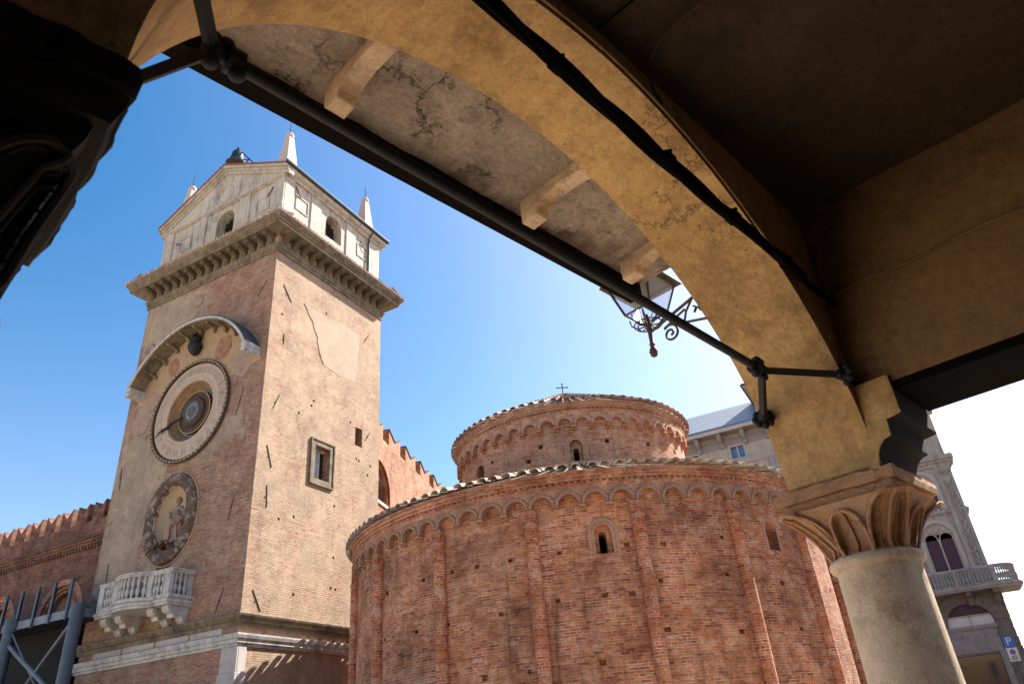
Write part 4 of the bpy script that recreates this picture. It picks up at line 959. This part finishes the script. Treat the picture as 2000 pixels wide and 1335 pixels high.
i2, o2 = arc(-1.78, 5.45, 1.04, 0, pi, 11, .87), arc(-1.78, 5.45, 1.55, 0, pi, 11, 1.36)
for i in range(11): b.prism([i2[i], (o2[i][0]*.985+i2[i][0]*.015, o2[i][1]), o2[i+1], (i2[i+1][0], i2[i+1][1]+.01)], 'x', 44.9-.03*(i % 2), 45.02)
obj("rustication", b, M['rust'], pb, bevel=.02)
def twin(y0, z0, zs, blue=False):
    yc = y0; R = .74
    b = MB()
    for r0, r1, o in ((R, R+.10, .10), (R+.10, R+.20, .05), (R-.07, R, -.04)):
        a, c = arc(yc, zs, r0, 0, pi, 22), arc(yc, zs, r1, 0, pi, 22)
        for i in range(22): b.prism([a[i], c[i], c[i+1], a[i+1]], 'x', 45-o, 45.1)
        for sg in (-1, 1): b.prism([(yc+sg*r0, z0), (yc+sg*r1, z0), (yc+sg*r1, zs), (yc+sg*r0, zs)], 'x', 45-o, 45.1)
    w_ = obj("arched_window", b, M['trim'], pb)
    t = MB(); r = .33; zz = zs-.08
    for cy in (yc-.36, yc+.36):
        a, c = arc(cy, zz, r-.05, 0, pi, 14), arc(cy, zz, r, 0, pi, 14)
        for i in range(14): t.prism([a[i], c[i], c[i+1], a[i+1]], 'x', 45.0, 45.16)
    top = arc(yc, zs, R-.08, radians(8), radians(172), 20)
    lo = arc(yc+.36, zz, r, pi, radians(0), 12)[::-1]+arc(yc-.36, zz, r, radians(0), pi, 12)
    poly = top+[(yc-.69, zz)]+arc(yc-.36, zz, r, pi, 0, 12)+arc(yc+.36, zz, r, pi, 0, 12)+[(yc+.69, zz)]
    t.prism(poly, 'x', 45.06, 45.14)
    t.tube([(45.05, yc+.2*cos(a), zs+.38+.2*sin(a)) for a in [2*pi*k/20 for k in range(20)]], .035, 6, True); t.ball((45.08, yc, zs+.38), .12, 6)
    for sg in (-1, 1): t.ball((45.08, yc+sg*.36, zs+.34), .09, 6); t.ball((45.08, yc+sg*.50, zs+.20), .06, 6)
    obj("tracery", t, M['trim'], w_)
    c = MB().lathe([(.07, z0), (.07, z0+.1), (.05, z0+.14), (.045, zz-.18), (.06, zz-.15), (.09, zz-.05), (.09, zz)], 12, (45.12, yc, 0))
    for sg in (-1, 1): c.lathe([(.045, z0), (.04, zz-.16), (.07, zz-.05), (.07, zz)], 10, (45.10, yc+sg*.69, 0))
    obj("colonnette", c, M['trim'], w_)
    obj("blind", MB().prism(arched(yc-.73, yc+.73, z0 if not blue else z0+.55, zs, 16), 'x', 45.2, 45.22), M['blind'], w_)
    if blue:
        q = MB()
        for k in range(5): q.box(45.19, 45.215, yc-.73+k*.30, yc-.73+k*.30+.20, z0, z0+.54)
        obj("blue_panels", q, M['blue2'], w_)
        obj("white_panel", MB().box(45.216, 45.23, yc-.73, yc+.73, z0, z0+.54), M['signw'], w_)
for y in (-1.71, 1.65): twin(y, 7.85, 9.70); twin(y, 11.05, 12.40, True)
b = MB()
for z0, z1, o in ((10.80, 10.88, .06), (10.88, 10.98, .14), (10.98, 11.04, .08), (13.35, 13.55, .10), (13.55, 13.68, .20), (13.68, 13.85, .32), (13.85, 13.92, .28), (16.6, 16.8, .1), (16.8, 17.0, .3), (18.4, 18.6, .4)):
    b.box(45-o, 45.02, -3.45-o, 3.38, z0, z1); b.box(45.02, 46.5, -3.45-o, -3.44, z0, z1)
obj("cornice", b, M['pale'], pb)
b = MB()
for y0, y1 in ((-3.45, -2.70), (-.62, .12)):
    b.box(44.90, 45.02, y0, y1, 7.0, 13.35)
obj("pilaster", b, M['pale'], pb, bevel=.015)
rr = random.Random(21)
for y0 in (-3.12, -.25):
    b = MB()
    for k in range(30):
        z = 7.9+k*.155
        for j in (-1, 1):
            c = Vector((44.89, y0+j*.09+rr.uniform(-.03, .03), z)); b.tube([c, c+Vector((-.03, j*.07, .06)), c+Vector((0, j*.03, .13))], [.03, .045, .015], 5)
        b.ball((44.88, y0+rr.uniform(-.04, .04), z+.07), rr.uniform(.03, .055), 5)
    b.lathe([(.02, 0), (.12, .1), (.2, .3), (.22, .35)], 8, (44.9, y0, 12.75))
    for j in (-1, 1): b.ball((44.86, y0+j*.2, 13.05), .09, 6)
    obj("carved_ornament", b, M['carv'], pb)
b = MB(); frame(lambda a, c, d, e: b.box(44.93, 45.02, a, c, d, e), -2.75, -.42, 3.95, 5.2, .05); b.box(44.9, 45.02, -2.75, -.42, 4.10, 5.16)
b.box(44.85, 45.02, -2.85, -.40, 5.10, 5.24); b.box(44.92, 45.02, -2.80, -2.52, -.1, 4.1); b.box(44.92, 45.02, -.66, -.40, -.1, 4.1); b.box(44.88, 45.0, -2.85, -.40, 4.02, 4.14)
sh = obj("shop_surround", b, M['carv'], pb)
obj("shop_glass", MB().box(45.25, 45.29, -2.55, -.55, -.1, 4.05), M['glassd'], sh)
b = MB(); rr = random.Random(2)
for k in range(26):
    y = rr.uniform(-2.45, -.7); z = rr.uniform(.5, 2.3); w_ = rr.uniform(.04, .16); b.box(45.18, 45.23, y-w_, y+w_, z-w_, z+w_*1.3)
obj("shop_display", b, M['trim'], sh)
ww = obj("upper_shop_window", MB().box(45.05, 45.12, -2.82, -.74, 5.24, 5.30).box(45.05, 45.12, -2.82, -.74, 5.72, 5.78).box(45.05, 45.12, -1.82, -1.75, 5.3, 5.75), M['trim'], pb)
obj("pane", MB().box(45.14, 45.17, -2.82, -.74, 5.24, 5.75), M['signw'], ww)
obj("dark_blind", MB().box(45.14, 45.17, -2.82, -.74, 5.75, 6.4), M['blind'], ww)
# balcony with a rounded corner
def balc(off, z0, z1):
    p = [(45.0, 3.3)]+[(44.1-off, 3.3)]+[(44.1-off, -3.4)]
    p += [(45.0+(.9+off)*cos(a), -3.5+(1.05+off)*sin(a)) for a in [pi+(pi/2)*k/10 for k in range(11)]]+[(47, -4.55-off), (47, -3.44), (45, -3.44)]
    return MB().prism(p, 'z', z0, z1)
bc = obj("balcony", balc(0, 6.80, 6.90).merge(balc(.08, 6.902, 7.0)), M['pale'], pb)
def line(t):
    L1 = 6.7
    if t < L1: return (44.16, 3.3-t)
    a = (t-L1)/1.5
    if a < pi/2: return (45.0-.84*cos(a), -3.45-1.0*sin(a))
    return (45.0+(t-L1-1.5*pi/2), -4.45)
rl = MB(); rl2 = MB()
pts = [line(k*.15) for k in range(70)]
rl.tube([(x, y, 7.80) for x, y in pts], .09, 4); rl.tube([(x, y, 7.04) for x, y in pts], .08, 4)
obj("handrail", rl, M['pale'], bc)
q0 = None
for k in range(62):
    t = .1+k*.165; x, y = line(t)
    if k % 10 == 0: obj('pier', MB().box(x-.09, x+.09, y-.09, y+.09, 7.02, 7.78), M['pale'], bc); continue
    bb = MB().lathe([(.05, 7.05), (.03, 7.12), (.065, 7.28), (.05, 7.42), (.028, 7.5), (.05, 7.62), (.04, 7.72)], 8, (0, 0, 0))
    if q0 is None: q0 = obj("baluster", bb, M['pale'], bc, T(x, y, 0), smooth=40); p0 = (x, y)
    else: dup(q0, T(x-p0[0], y-p0[1], 0))
for y in (-3.3, -2.1, .2, 2.4): obj("balcony_bracket", MB().prism([(45, 6.2), (44.9, 6.2), (44.75, 6.5), (44.3, 6.6), (44.2, 6.8), (45, 6.8)], 'y', y-.13, y+.13), M['rust'], pb)

# ================================================================== parking sign
ps = thing("parking_sign", "blue parking sign with white P above a small white plate", "sign", (36, -2.45, 0))
PF = T(36, -2.44, 0) @ RZ(radians(4))
obj("pole", MB().tube([(.03, 0, -.1), (.03, 0, 4.05)], .03, 10), M['steel'], ps, PF, smooth=40)
b1 = obj("blue_plate", MB().box(-.012, 0, -.18, .18, 3.62, 4.02), M['signb'], ps, PF, bevel=.004)
TX = Matrix(((0, 0, -1, 0), (-1, 0, 0, 0), (0, 1, 0, 0), (0, 0, 0, 1)))
obj("letter_p", MB().merge(text_mb("P", .40), T(-.015, 0, 3.82) @ TX), M['signw'], b1, PF, clean=False)
b2 = obj("white_plate", MB().box(-.012, 0, -.18, .18, 3.12, 3.60), M['signw'], ps, PF, bevel=.004)
b = MB().lathe([(0, 0), (.10, 0), (.10, .004), (0, .004)], 20, mat=T(-.016, 0, 3.45) @ TX); obj("round_symbol", b, M['signr'], b2, PF)
b = MB().lathe([(0, 0), (.07, 0), (.07, .004), (0, .004)], 20, mat=T(-.0205, 0, 3.45) @ TX); obj("symbol_centre", b, M['signb'], b2, PF)
b = MB()
for k in range(3): b.box(-.016, -.013, -.12+.01*k, .12-.015*k, 3.18+k*.055, 3.205+k*.055)
obj("plate_lines", b, M['iron'], b2, PF)
#PORTICO
# ================================================================== portico (frame: s along the arcade, t outwards to the piazza)
PX, PY = 5.2968, .185
PFR = T(PX, PY, 0) @ RZ(radians(-17))
po = thing("portico_building", "dark ochre portico building with round arch, marble columns and projecting balcony slab overhead", "building", mat=PFR)
S0, ZS, AR, AL, AB, AE = -2.66, 2.98, 2.35, 2.12, 1.93, 1.83
def archpts(sh=0, n=64):
    out = []
    for i in range(n+1):
        th = pi*i/n; c, s_ = cos(th), sin(th)
        e = AE if c > 0 else 2.2
        out.append((S0+sh+(AR if c > 0 else AL)*math.copysign(abs(c)**(2/e), c), ZS+AB*abs(s_)**(2/e)))
    return out
HW = .31; ZT = 5.34; PER = 5.11
b = MB(); prev = .31
for k in range(1):
    pts = [(S0-PER*k+AR, 2.935)]+archpts(-PER*k)+[(S0-PER*k-AL, 2.935)]
    b.box(pts[0][0], prev, -HW, HW, 2.935, ZT); prev = pts[-1][0]
    NT = 3
    for i in range(len(pts)-1):
        (s0, z0), (s1, z1) = pts[i], pts[i+1]
        v = [(s0, -HW, z0), (s1, -HW, z1), (s1, -HW, ZT), (s0, -HW, ZT), (s0, HW, z0), (s1, HW, z1), (s1, HW, ZT), (s0, HW, ZT)]
        if abs(s0-s1) < 1e-6: b.add([v[0], v[1], v[5], v[4]], [(0, 1, 2, 3)]); continue
        b.add(v, [(0, 1, 2, 3), (4, 7, 6, 5), (0, 4, 5, 1)])
b.box(prev-.62, prev, -HW, HW, 2.935, ZT); b.box(-22, prev-.62, -HW, HW, -.2, ZT)  # unseen bays further left closed up to keep light out of the portico
obj("arcade_wall", b, M['arch'], po, PFR, smooth=40)
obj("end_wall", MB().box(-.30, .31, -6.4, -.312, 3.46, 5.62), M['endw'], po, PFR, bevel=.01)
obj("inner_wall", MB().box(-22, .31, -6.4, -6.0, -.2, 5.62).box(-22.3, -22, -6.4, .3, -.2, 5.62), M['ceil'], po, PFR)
cp_ = [(-.25, 3.50), (-.535, 3.50), (-.535, 3.24), (-.44, 3.225), (-.435, 3.12)]+[(-.435+.115*sin(a)-.0, 3.12-.15*(1-cos(a))) for a in (.4, .8, 1.2, 1.5)]+[(-.31, 2.935), (-.25, 2.935)]
obj("corbel", MB().prism([(s_, z) for s_, z in cp_], 'x', -.318, .325), M['shade_black'], po, PFR, bevel=.008)  # black core colours the shade on its sides and underside
obj("corbel_lit_skin_plaster", MB().prism([(s_, z) for s_, z in cp_], 'x', -.334, -.319), M['arch'], po, PFR, bevel=.004)  # thin skin added so only the front keeps the lit plaster tone
obj("soffit_shade", MB().box(-.295, .305, -6.0, -.54, 3.40, 3.459), M['gut'], po, PFR)  # thin black sheet standing in for shade under the end wall
# shallow vault
b = MB()
b.grid(lambda u, v: (-.29-21.7*u, -.30-5.8*v, 4.86+.24*max(0, 1-(((u*21.7+.29) % PER-2.61)/2.5)**2)+.05*mnoise.noise(Vector((u*20, v*5, 3)))), 170, 24)
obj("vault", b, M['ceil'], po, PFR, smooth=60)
obj("upper_storey", MB().box(-22.3, .31, -6.4, .31, 5.625, 11.5).box(-22.3, .31, .25, .31, 5.34, 5.625), M['tan'], po, PFR)
# projecting slab with plaster soffit, corbels and dark timber edge
def soff(u, v):
    s_ = -.03-21.5*u; t = .315+.97*v
    z = 5.30+.012*mnoise.noise(Vector((s_*3, t*4, 0)))+.008*mnoise.noise(Vector((s_*11, t*12, 5)))
    return (s_, t, z)
b = MB().grid(soff, 420, 26); b.box(-21.53, -.03, .315, 1.285, 5.33, 5.55)
obj("balcony_slab", b, M['soffit'], po, PFR)
prof = [(.312, 5.36), (.312, 5.12), (.40, 5.15), (.60, 5.20), (.80, 5.215), (.92, 5.19), (.99, 5.15), (1.02, 5.10), (1.17, 5.09), (1.175, 5.36)]
def corb(s0):
    v = []; n = len(prof); b = MB(); m = 5
    for j in range(m):
        for (t, z) in prof: v.append((s0+.135*j/(m-1), t, z+(.006*mnoise.noise(Vector((t*9, j, s0))) if z < 5.3 else 0)))
    f = [tuple(range(n)), tuple(range(m*n-1, (m-1)*n-1, -1))]
    for j in range(m-1): f += [(j*n+i, j*n+n+i, j*n+n+(i+1) % n, j*n+(i+1) % n) for i in range(n)]
    return b.add(v, f)
for s0 in (-5.15, -3.46, -1.74, -.50, -6.9, -8.6): obj("slab_corbel", corb(s0), M['corbel'], po, PFR, bevel=.012)
b = MB().box(-21.5, -.03, 1.287, 1.43, 5.16, 5.42); b.box(-21.5, -.03, 1.432, 1.46, 5.20, 5.5)
obj("timber_edge", b, M['gut'], po, PFR, bevel=.01)
# columns with capitals
def bell(u, v, fl=.155):
    ph = 2*pi*v; z = 2.505+.295*u
    h = .245+fl*u**2.0; n = 2+7*u**1.3
    c, s_ = cos(ph), sin(ph); r = h/((abs(c)**n+abs(s_)**n)**(1/n))
    f = (ph+pi/4) % (pi/2)-pi/4                      # angle from the face centre
    top = .82*max(0, 1-abs(f/.36)**2.6)**.5; d = 0
    if u < top-.05: d = -.034
    elif u < top: d = -.034+.048*(u-top+.05)/.05
    fc = abs(abs(f)-pi/4)
    tc = 1.02*max(0, 1-abs((pi/4-abs(f))/.41)**2.6)**.5
    if u < tc-.07: d = min(d, -.036)
    elif u < tc: d = max(d, -.036+.048*(u-tc+.07)/.07) if d >= 0 else d
    r += d*(min(1, u*6)); return (r*c, r*s_, z)
def column(s0, fl=.155, cm='redmarble', worn=False):
    X = PFR @ T(s0, 0, 0)
    c = bpy.data.objects.new("column", None); col.objects.link(c); c.parent = po; c.matrix_basis = T(s0, 0, 0); WM[c] = X.copy()
    obj("shaft", MB().lathe([(.30, -.1), (.30, .12), (.275, .16), (.275, .2), (.268, .24), (.266, 1.0), (.258, 1.8), (.252, 2.43)], 64), M['shaftm'], c, X, smooth=40)
    obj("neck_ring", MB().lathe([(.25, 2.425), (.275, 2.435), (.288, 2.455), (.288, 2.475), (.275, 2.495), (.262, 2.50), (.25, 2.508)], 64), M['shaftm'], c, X, smooth=60)
    b = MB().grid(lambda u, v: bell(u, v, fl), 64, 352)
    def P(ph, u, k=.008):
        q = Vector(bell(min(1, u), ph/(2*pi), fl)); return q+Vector((q.x, q.y, 0)).normalized()*k
    for k in range(4):
        f0 = k*pi/2
        b.tube([P(f0+.36*math.copysign(abs(sin(a))**.77, a), .82*max(0, cos(a))) for a in [-pi/2+pi*i/28 for i in range(29)]], .011, 6)
        b.tube([P(f0, u/20*.86, .012) for u in range(21)], .009, 6)
        d0 = f0+pi/4
        b.tube([P(d0+.41*math.copysign(abs(sin(a))**.77, a), min(1, 1.02*max(0, cos(a)))) for a in [-pi/2+pi*i/36 for i in range(37)]], .012, 6)
        b.tube([P(d0, u/20, .014) for u in range(21)], .011, 6)
        for o in (-.17, .17): b.tube([P(d0+o, u/20*.9, .004) for u in range(21)], .006, 5)
    obj("bell", b, M[cm], c, X, smooth=50)
    def slabn(hw0, hw1, z0, z1, n=26, sd=0, am=.018):
        b = MB(); ringp = []
        for (h, z) in ((hw0, z0), (hw0*.5+hw1*.5+.004, (z0+z1)/2), (hw1, z1)):
            for sx, sy, dx, dy in ((-1, -1, 1, 0), (1, -1, 0, 1), (1, 1, -1, 0), (-1, 1, 0, -1)):
                for i in range(n):
                    p = Vector((sx*h+dx*2*h*i/n, sy*h+dy*2*h*i/n, z)); k = mnoise.noise(Vector((p.x*14, p.y*14, z*20+sd)))
                    q_ = mnoise.noise(Vector((p.x*5, p.y*5, z*3+sd))) if am > .02 else 0
                    p += Vector((p.x, p.y, 0))*(am*k-.012*max(0, k)+am*1.4*q_); p.z += (.005+am*.2)*k; ringp.append(p)
        m = 4*n; f = [(r*m+i, r*m+(i+1) % m, (r+1)*m+(i+1) % m, (r+1)*m+i) for r in range(2) for i in range(m)]
        f += [tuple(range(m-1, -1, -1)), tuple(range(2*m, 3*m))]
        return b.add(ringp, f)
    if worn: obj("abacus", slabn(.285, .31, 2.80, 2.88, am=.045).merge(slabn(.345, .362, 2.885, 2.955, sd=7, am=.045)).merge(slabn(.372, .362, 2.958, 3.06, sd=3, am=.045)), M[cm], c, X)
    else: obj("abacus", slabn(.345, .365, 2.795, 2.862).merge(slabn(.388, .392, 2.866, 2.938, sd=7)), M[cm], c, X)
    return c
column(0); column(-PER-.005, .05, 'shade_black', True)
M['bounce_strip'] = plaster("bounce_strip_setts", (.34, .28, .21), (.26, .21, .16), .8, .6, .02, fine=.5)
tag(obj("added_ground_strip", MB().box(-22, 9, .7, 5.2, -.2, .006), M['bounce_strip'], None, PFR), "added darker ground strip cutting bounced light along the portico", "added_ground_strip", kind="structure")  # unseen strip added to weaken light bounced up to the arch
tag(obj("pavement", MB().box(-22, 1.2, -6.0, .7, -.3, .03), M['pave'], None, PFR), "stone pavement under the portico", "pavement", kind="structure")

# ------------------------------------------------------------------ iron tie rod with forked ends
rod = thing("tie_rod", "black iron rod with forked ends spanning the open arch", "rod", tuple(PFR @ Vector((-2.7, 0, 3.6))))
JR, JL = Vector((-.93, 0, 3.575)), Vector((-4.50, 0, 3.68))
obj("bar", MB().tube([JR+Vector((.02, 0, 0)), JL], .026, 14), M['iron'], rod, PFR, smooth=40)
def rosette(p, d, r=.065):
    d = d.normalized(); X = T(*p) @ d.to_track_quat('Z', 'Y').to_matrix().to_4x4(); b = MB()
    b.lathe([(0, 0), (.035, 0), (.05, -.03), (.05, -.05), (0, -.05)], 14, mat=X)
    for k in range(8):
        a = 2*pi*k/8; b.ball((.055*cos(a), .055*sin(a), -.035), .026, 5, mat=X)
    b.ball((0, 0, .005), .035, 6, mat=X); return b
for J, sg in ((JR, 1), (JL, -1)):
    for te, ze in ((-.30, 3.56 if sg > 0 else 3.62), (.255, 3.46 if sg > 0 else 3.52)):
        if sg > 0: E_ = Vector((-.455 if te < 0 else -.50, te, ze))
        else: E_ = Vector((-4.70, te, ze+.06))
        dv = (J-E_)
        a_ = obj("fork_arm", MB().tube([J, E_+dv*.06], .026, 4), M['iron'], rod, PFR)
        obj("rosette", rosette(E_, dv), M['iron'], a_, PFR)
    b = MB().ball(J, .038, 10); b.tube([J-Vector((.10*sg, 0, 0)), J-Vector((.05*sg, 0, 0))], .048, 12); b.ball(J+Vector((0, 0, -.05)), .03, 7); b.ball(J+Vector((0, 0, .05)), .03, 7)
    b.ball(J+Vector((-.04*sg, 0, .05)), .034, 6); b.ball(J+Vector((-.09*sg, .0, -.045)), .03, 6)
    obj("collar", b, M['iron'], rod, PFR)
# ------------------------------------------------------------------ cables under the arch and vault
cb = thing("cable_bundle", "thick black cable bundle hanging across the inside of the arch", "cable", tuple(PFR @ Vector((-2.6, -.36, 4.3))))
rn = random.Random(8)
def cz(s_): return 4.42-.28*(s_+3.55)/2.95
def strand(ph, r, rad):
    pts = []
    for i in range(70):
        s_ = -5.6+i*(4.85/69); a = ph+s_*1.9+.6*sin(s_*3+ph); w = r*(1+.5*sin(s_*5+ph*2))
        pts.append((s_, -.365+w*cos(a), cz(s_)+w*sin(a)-.012*sin(s_*2.2)))
    return MB().tube(pts, rad, 7)
b = MB()
for ph, r, rad in ((0, .018, .018), (1.2, .02, .016), (2.4, .018, .02), (3.6, .022, .014), (4.9, .018, .017)): b.merge(strand(ph, r, rad))
for s_ in (-4.2, -3.1, -2.25, -1.6, -.95): b.tube([(s_-.03, -.365, cz(s_-.03)), (s_+.03, -.365, cz(s_+.03))], .044, 10); b.tube([(s_, -.365, cz(s_)), (s_+.02, -.39, cz(s_)+.06)], .012, 5)
obj("strands", b, M['cable'], cb, PFR, smooth=50)
obj("end_pipe", MB().tube([(-.80, -.365, cz(-.80)), (-.60, -.365, cz(-.6)-.01), (-.31, -.37, cz(-.3)+.01)], [.026, .022, .02], 8), M['gut'], cb, PFR)
def wire(name, pts, r, label, m='gut'):
    o = obj(name, MB().tube(pts, r, 6), M[m], None, PFR, smooth=50); tag(o, label, "cable"); return o
def zc_(s_): return 4.86+.24*max(0, 1-((-s_-2.61)/2.5)**2)
wire("ceiling_wire", [(-2.05, -.325, 4.90), (-2.12, -.325, 4.96), (-2.22, -.36, 5.035), (-2.30, -.50, 5.055)]+[(-2.32+.01*sin(k), -.65-.25*k, zc_(-2.32)-.02) for k in range(22)], .008, "thin curved wire running from the arch across the dark vault", 'ceil')
wire("ceiling_wire", [(-2.62+.008*sin(k*2), -.34-.25*k, zc_(-2.62)-.02) for k in range(22)], .008, "fine straight wire crossing the dark vault above the arch")
wire("wall_conduit", [(-.312, -.40-.2*k, 4.19+.012*sin(k*1.7)) for k in range(27)], .010, "brown conduit running along the wall above the end opening", 'endw')
wire("arch_edge_wire", [(s_, -.325, z+.03) for s_, z in archpts() if -3.4 < s_ < -1.0], .009, "thin wire following the upper edge of the arch", 'arch')

# ------------------------------------------------------------------ wall lantern
la = thing("wall_lantern", "black iron street lantern with glass panes on a scrolled wall bracket", "lantern", tuple(PFR @ Vector((.27, .31, 4.9))))
LS_, LT = .27, 1.47
LF_ = PFR @ T(LS_, LT, 0)
z0, z1, h0, h1 = 5.18, 5.49, .145, .235
def sq(h, z): return [(-h, -h, z), (h, -h, z), (h, h, z), (-h, h, z)]
b = MB(); lo, hi = sq(h0, z0), sq(h1, z1)
for i in range(4):
    b.tube([lo[i], hi[i]], .013, 4); b.tube([lo[i], lo[(i+1) % 4]], .013, 4); b.tube([hi[i], hi[(i+1) % 4]], .015, 4)
fr = obj("lantern_frame", b, M['iron2'], la, LF_)
b = MB()
for i in range(4):
    j = (i+1) % 4; b.add([tuple(Vector(p)*.985) if False else (p[0]*.96, p[1]*.96, p[2]) for p in (lo[i], lo[j], hi[j], hi[i])], [(0, 1, 2, 3)])
obj("glass", b, M['lglass'], la, LF_, clean=False)
b = MB(); a = sq(h1+.06, z1+.01)+sq(h1+.05, z1+.035)+sq(.12, z1+.17)+sq(.10, z1+.24)
b.add(a, [(3, 2, 1, 0)]+[(r*4+i, r*4+(i+1) % 4, r*4+4+(i+1) % 4, r*4+4+i) for r in range(3) for i in range(4)]+[(12, 13, 14, 15)])
b.ball((0, 0, z1+.28), .04, 6); obj("lantern_roof", b, M['iron2'], la, LF_)
b = MB().lathe([(.0, 4.70), (.03, 4.72), (.042, 4.76), (.03, 4.80), (.018, 4.82), (.03, 4.84), (.02, 4.86), (.02, 4.98), (.03, 5.0), (.024, 5.04), (.03, 5.08), (.018, 5.17)], 14)
obj("stem", b, M['iron2'], la, LF_, smooth=40)
b = MB()
for k in range(8):
    a = 2*pi*k/8+pi/8; c, s_ = cos(a), sin(a)
    b.tube([(.02*c, .02*s_, 5.05), (.10*c, .10*s_, 5.04), (.16*c, .16*s_, 5.09), (.17*c, .17*s_, 5.15)], .008, 5)
    b.tube([(.02*c, .02*s_, 5.10), (.08*c, .08*s_, 5.12), (.15*c, .15*s_, 5.165)], .005, 4)
b.tube([(.135*cos(2*pi*k/24), .135*sin(2*pi*k/24), 5.06) for k in range(24)], .007, 5, True)
obj("basket", b, M['iron2'], la, LF_)
b = MB().tube([(0, 0, 4.97), (0, -.5, 5.10), (0, -1.15, 5.27)], .019, 4); b.tube([(0, -.38, 4.90), (0, -.8, 4.78), (0, -1.15, 4.70)], .014, 4); b.box(-.05, .05, -1.16, -1.145, 4.55, 5.4)
def spiral(c, r, turns, sgn, a0, rad=.011, n=30):
    return [(0, c[0]+r*(1-.85*i/n)*cos(a0+sgn*turns*2*pi*i/n), c[1]+r*(1-.85*i/n)*sin(a0+sgn*turns*2*pi*i/n)) for i in range(n+1)]
b.tube(spiral((-.22, 4.86), .095, 1.6, 1, .9), .012, 6); b.tube([(0, -.16, 4.93), (0, -.30, 4.99), (0, -.42, 5.03)], .012, 6)
b.tube([(0, -.38, 4.90), (0, -.42, 5.0), (0, -.5, 5.09)], .012, 6)
for (cy, czz, r, sg, a0) in ((-.60, 4.98, .085, 1, 1.2), (-.78, 4.92, .08, -1, 2.2), (-.92, 5.08, .085, 1, 0), (-1.03, 4.88, .09, -1, 1)): b.tube(spiral((cy, czz), r, 1.4, sg, a0), .010, 6)
for k in range(12):
    y = -.5-.05*k; z = 4.95+.09*sin(k*1.9); b.tube([(0, y, z), (.01, y-.03, z+.05), (0, y-.05, z+.03)], [.012, .016, .005], 5)
b.tube([(0, -.5, 5.02), (0, -.7, 4.85), (0, -.85, 5.05), (0, -1.1, 4.9)], .009, 5)
obj("scroll_bracket", b, M['iron2'], la, LF_)

# ================================================================== unseen houses added right of the view to shade portico end and rotunda
def house(name, label, x0, x1, y0, y1, h, mat):
    t = thing(name, label, "building", ((x0+x1)/2, (y0+y1)/2, 0)); cut = MB(); cells = []
    for k in range(int((h-3)/3.4)):
        z = 4.2+3.4*k
        n = int((y1-y0)/2.8); yy = [y0+(y1-y0)*(i+.5)/n for i in range(n)]
        for y in yy: cut.box(x0-.5, x0+.25, y-.5, y+.5, z, z+1.7); cells.append((y, z))
    obj("wall", MB().box(x0, x1, y0, y1, -.2, h), M[mat], t, cutter=cut)
    for y, z in cells:
        b = MB(); frame(lambda a, c, d, e: b.box(x0-.04, x0+.2, a, c, d, e), y-.58, y+.58, z-.08, z+1.78, .12)
        w = obj("window", b, M['trim'], t); obj("pane", MB().box(x0+.2, x0+.23, y-.5, y+.5, z, z+1.7), M['glassd'], w)
    obj("eaves", MB().box(x0-.6, x1+.3, y0-.3, y1+.3, h-.02, h+.22), M['trim'], t)
    ym = (y0+y1)/2
    obj("roof", MB().prism([(y0-.3, h+.22), (y1+.3, h+.22), (ym, h+2.2)], 'x', x0-.6, x1+.3), M['tile'], t)
house("portico_shade_house", "unseen cream house added to shade the portico end", 22, 36, -34, -12.5, 21, 'cream')
house("rotunda_shade_house", "unseen tall cream house added to shade the lower rotunda wall", 53, 66, -36, -12.4, 32, 'cream')
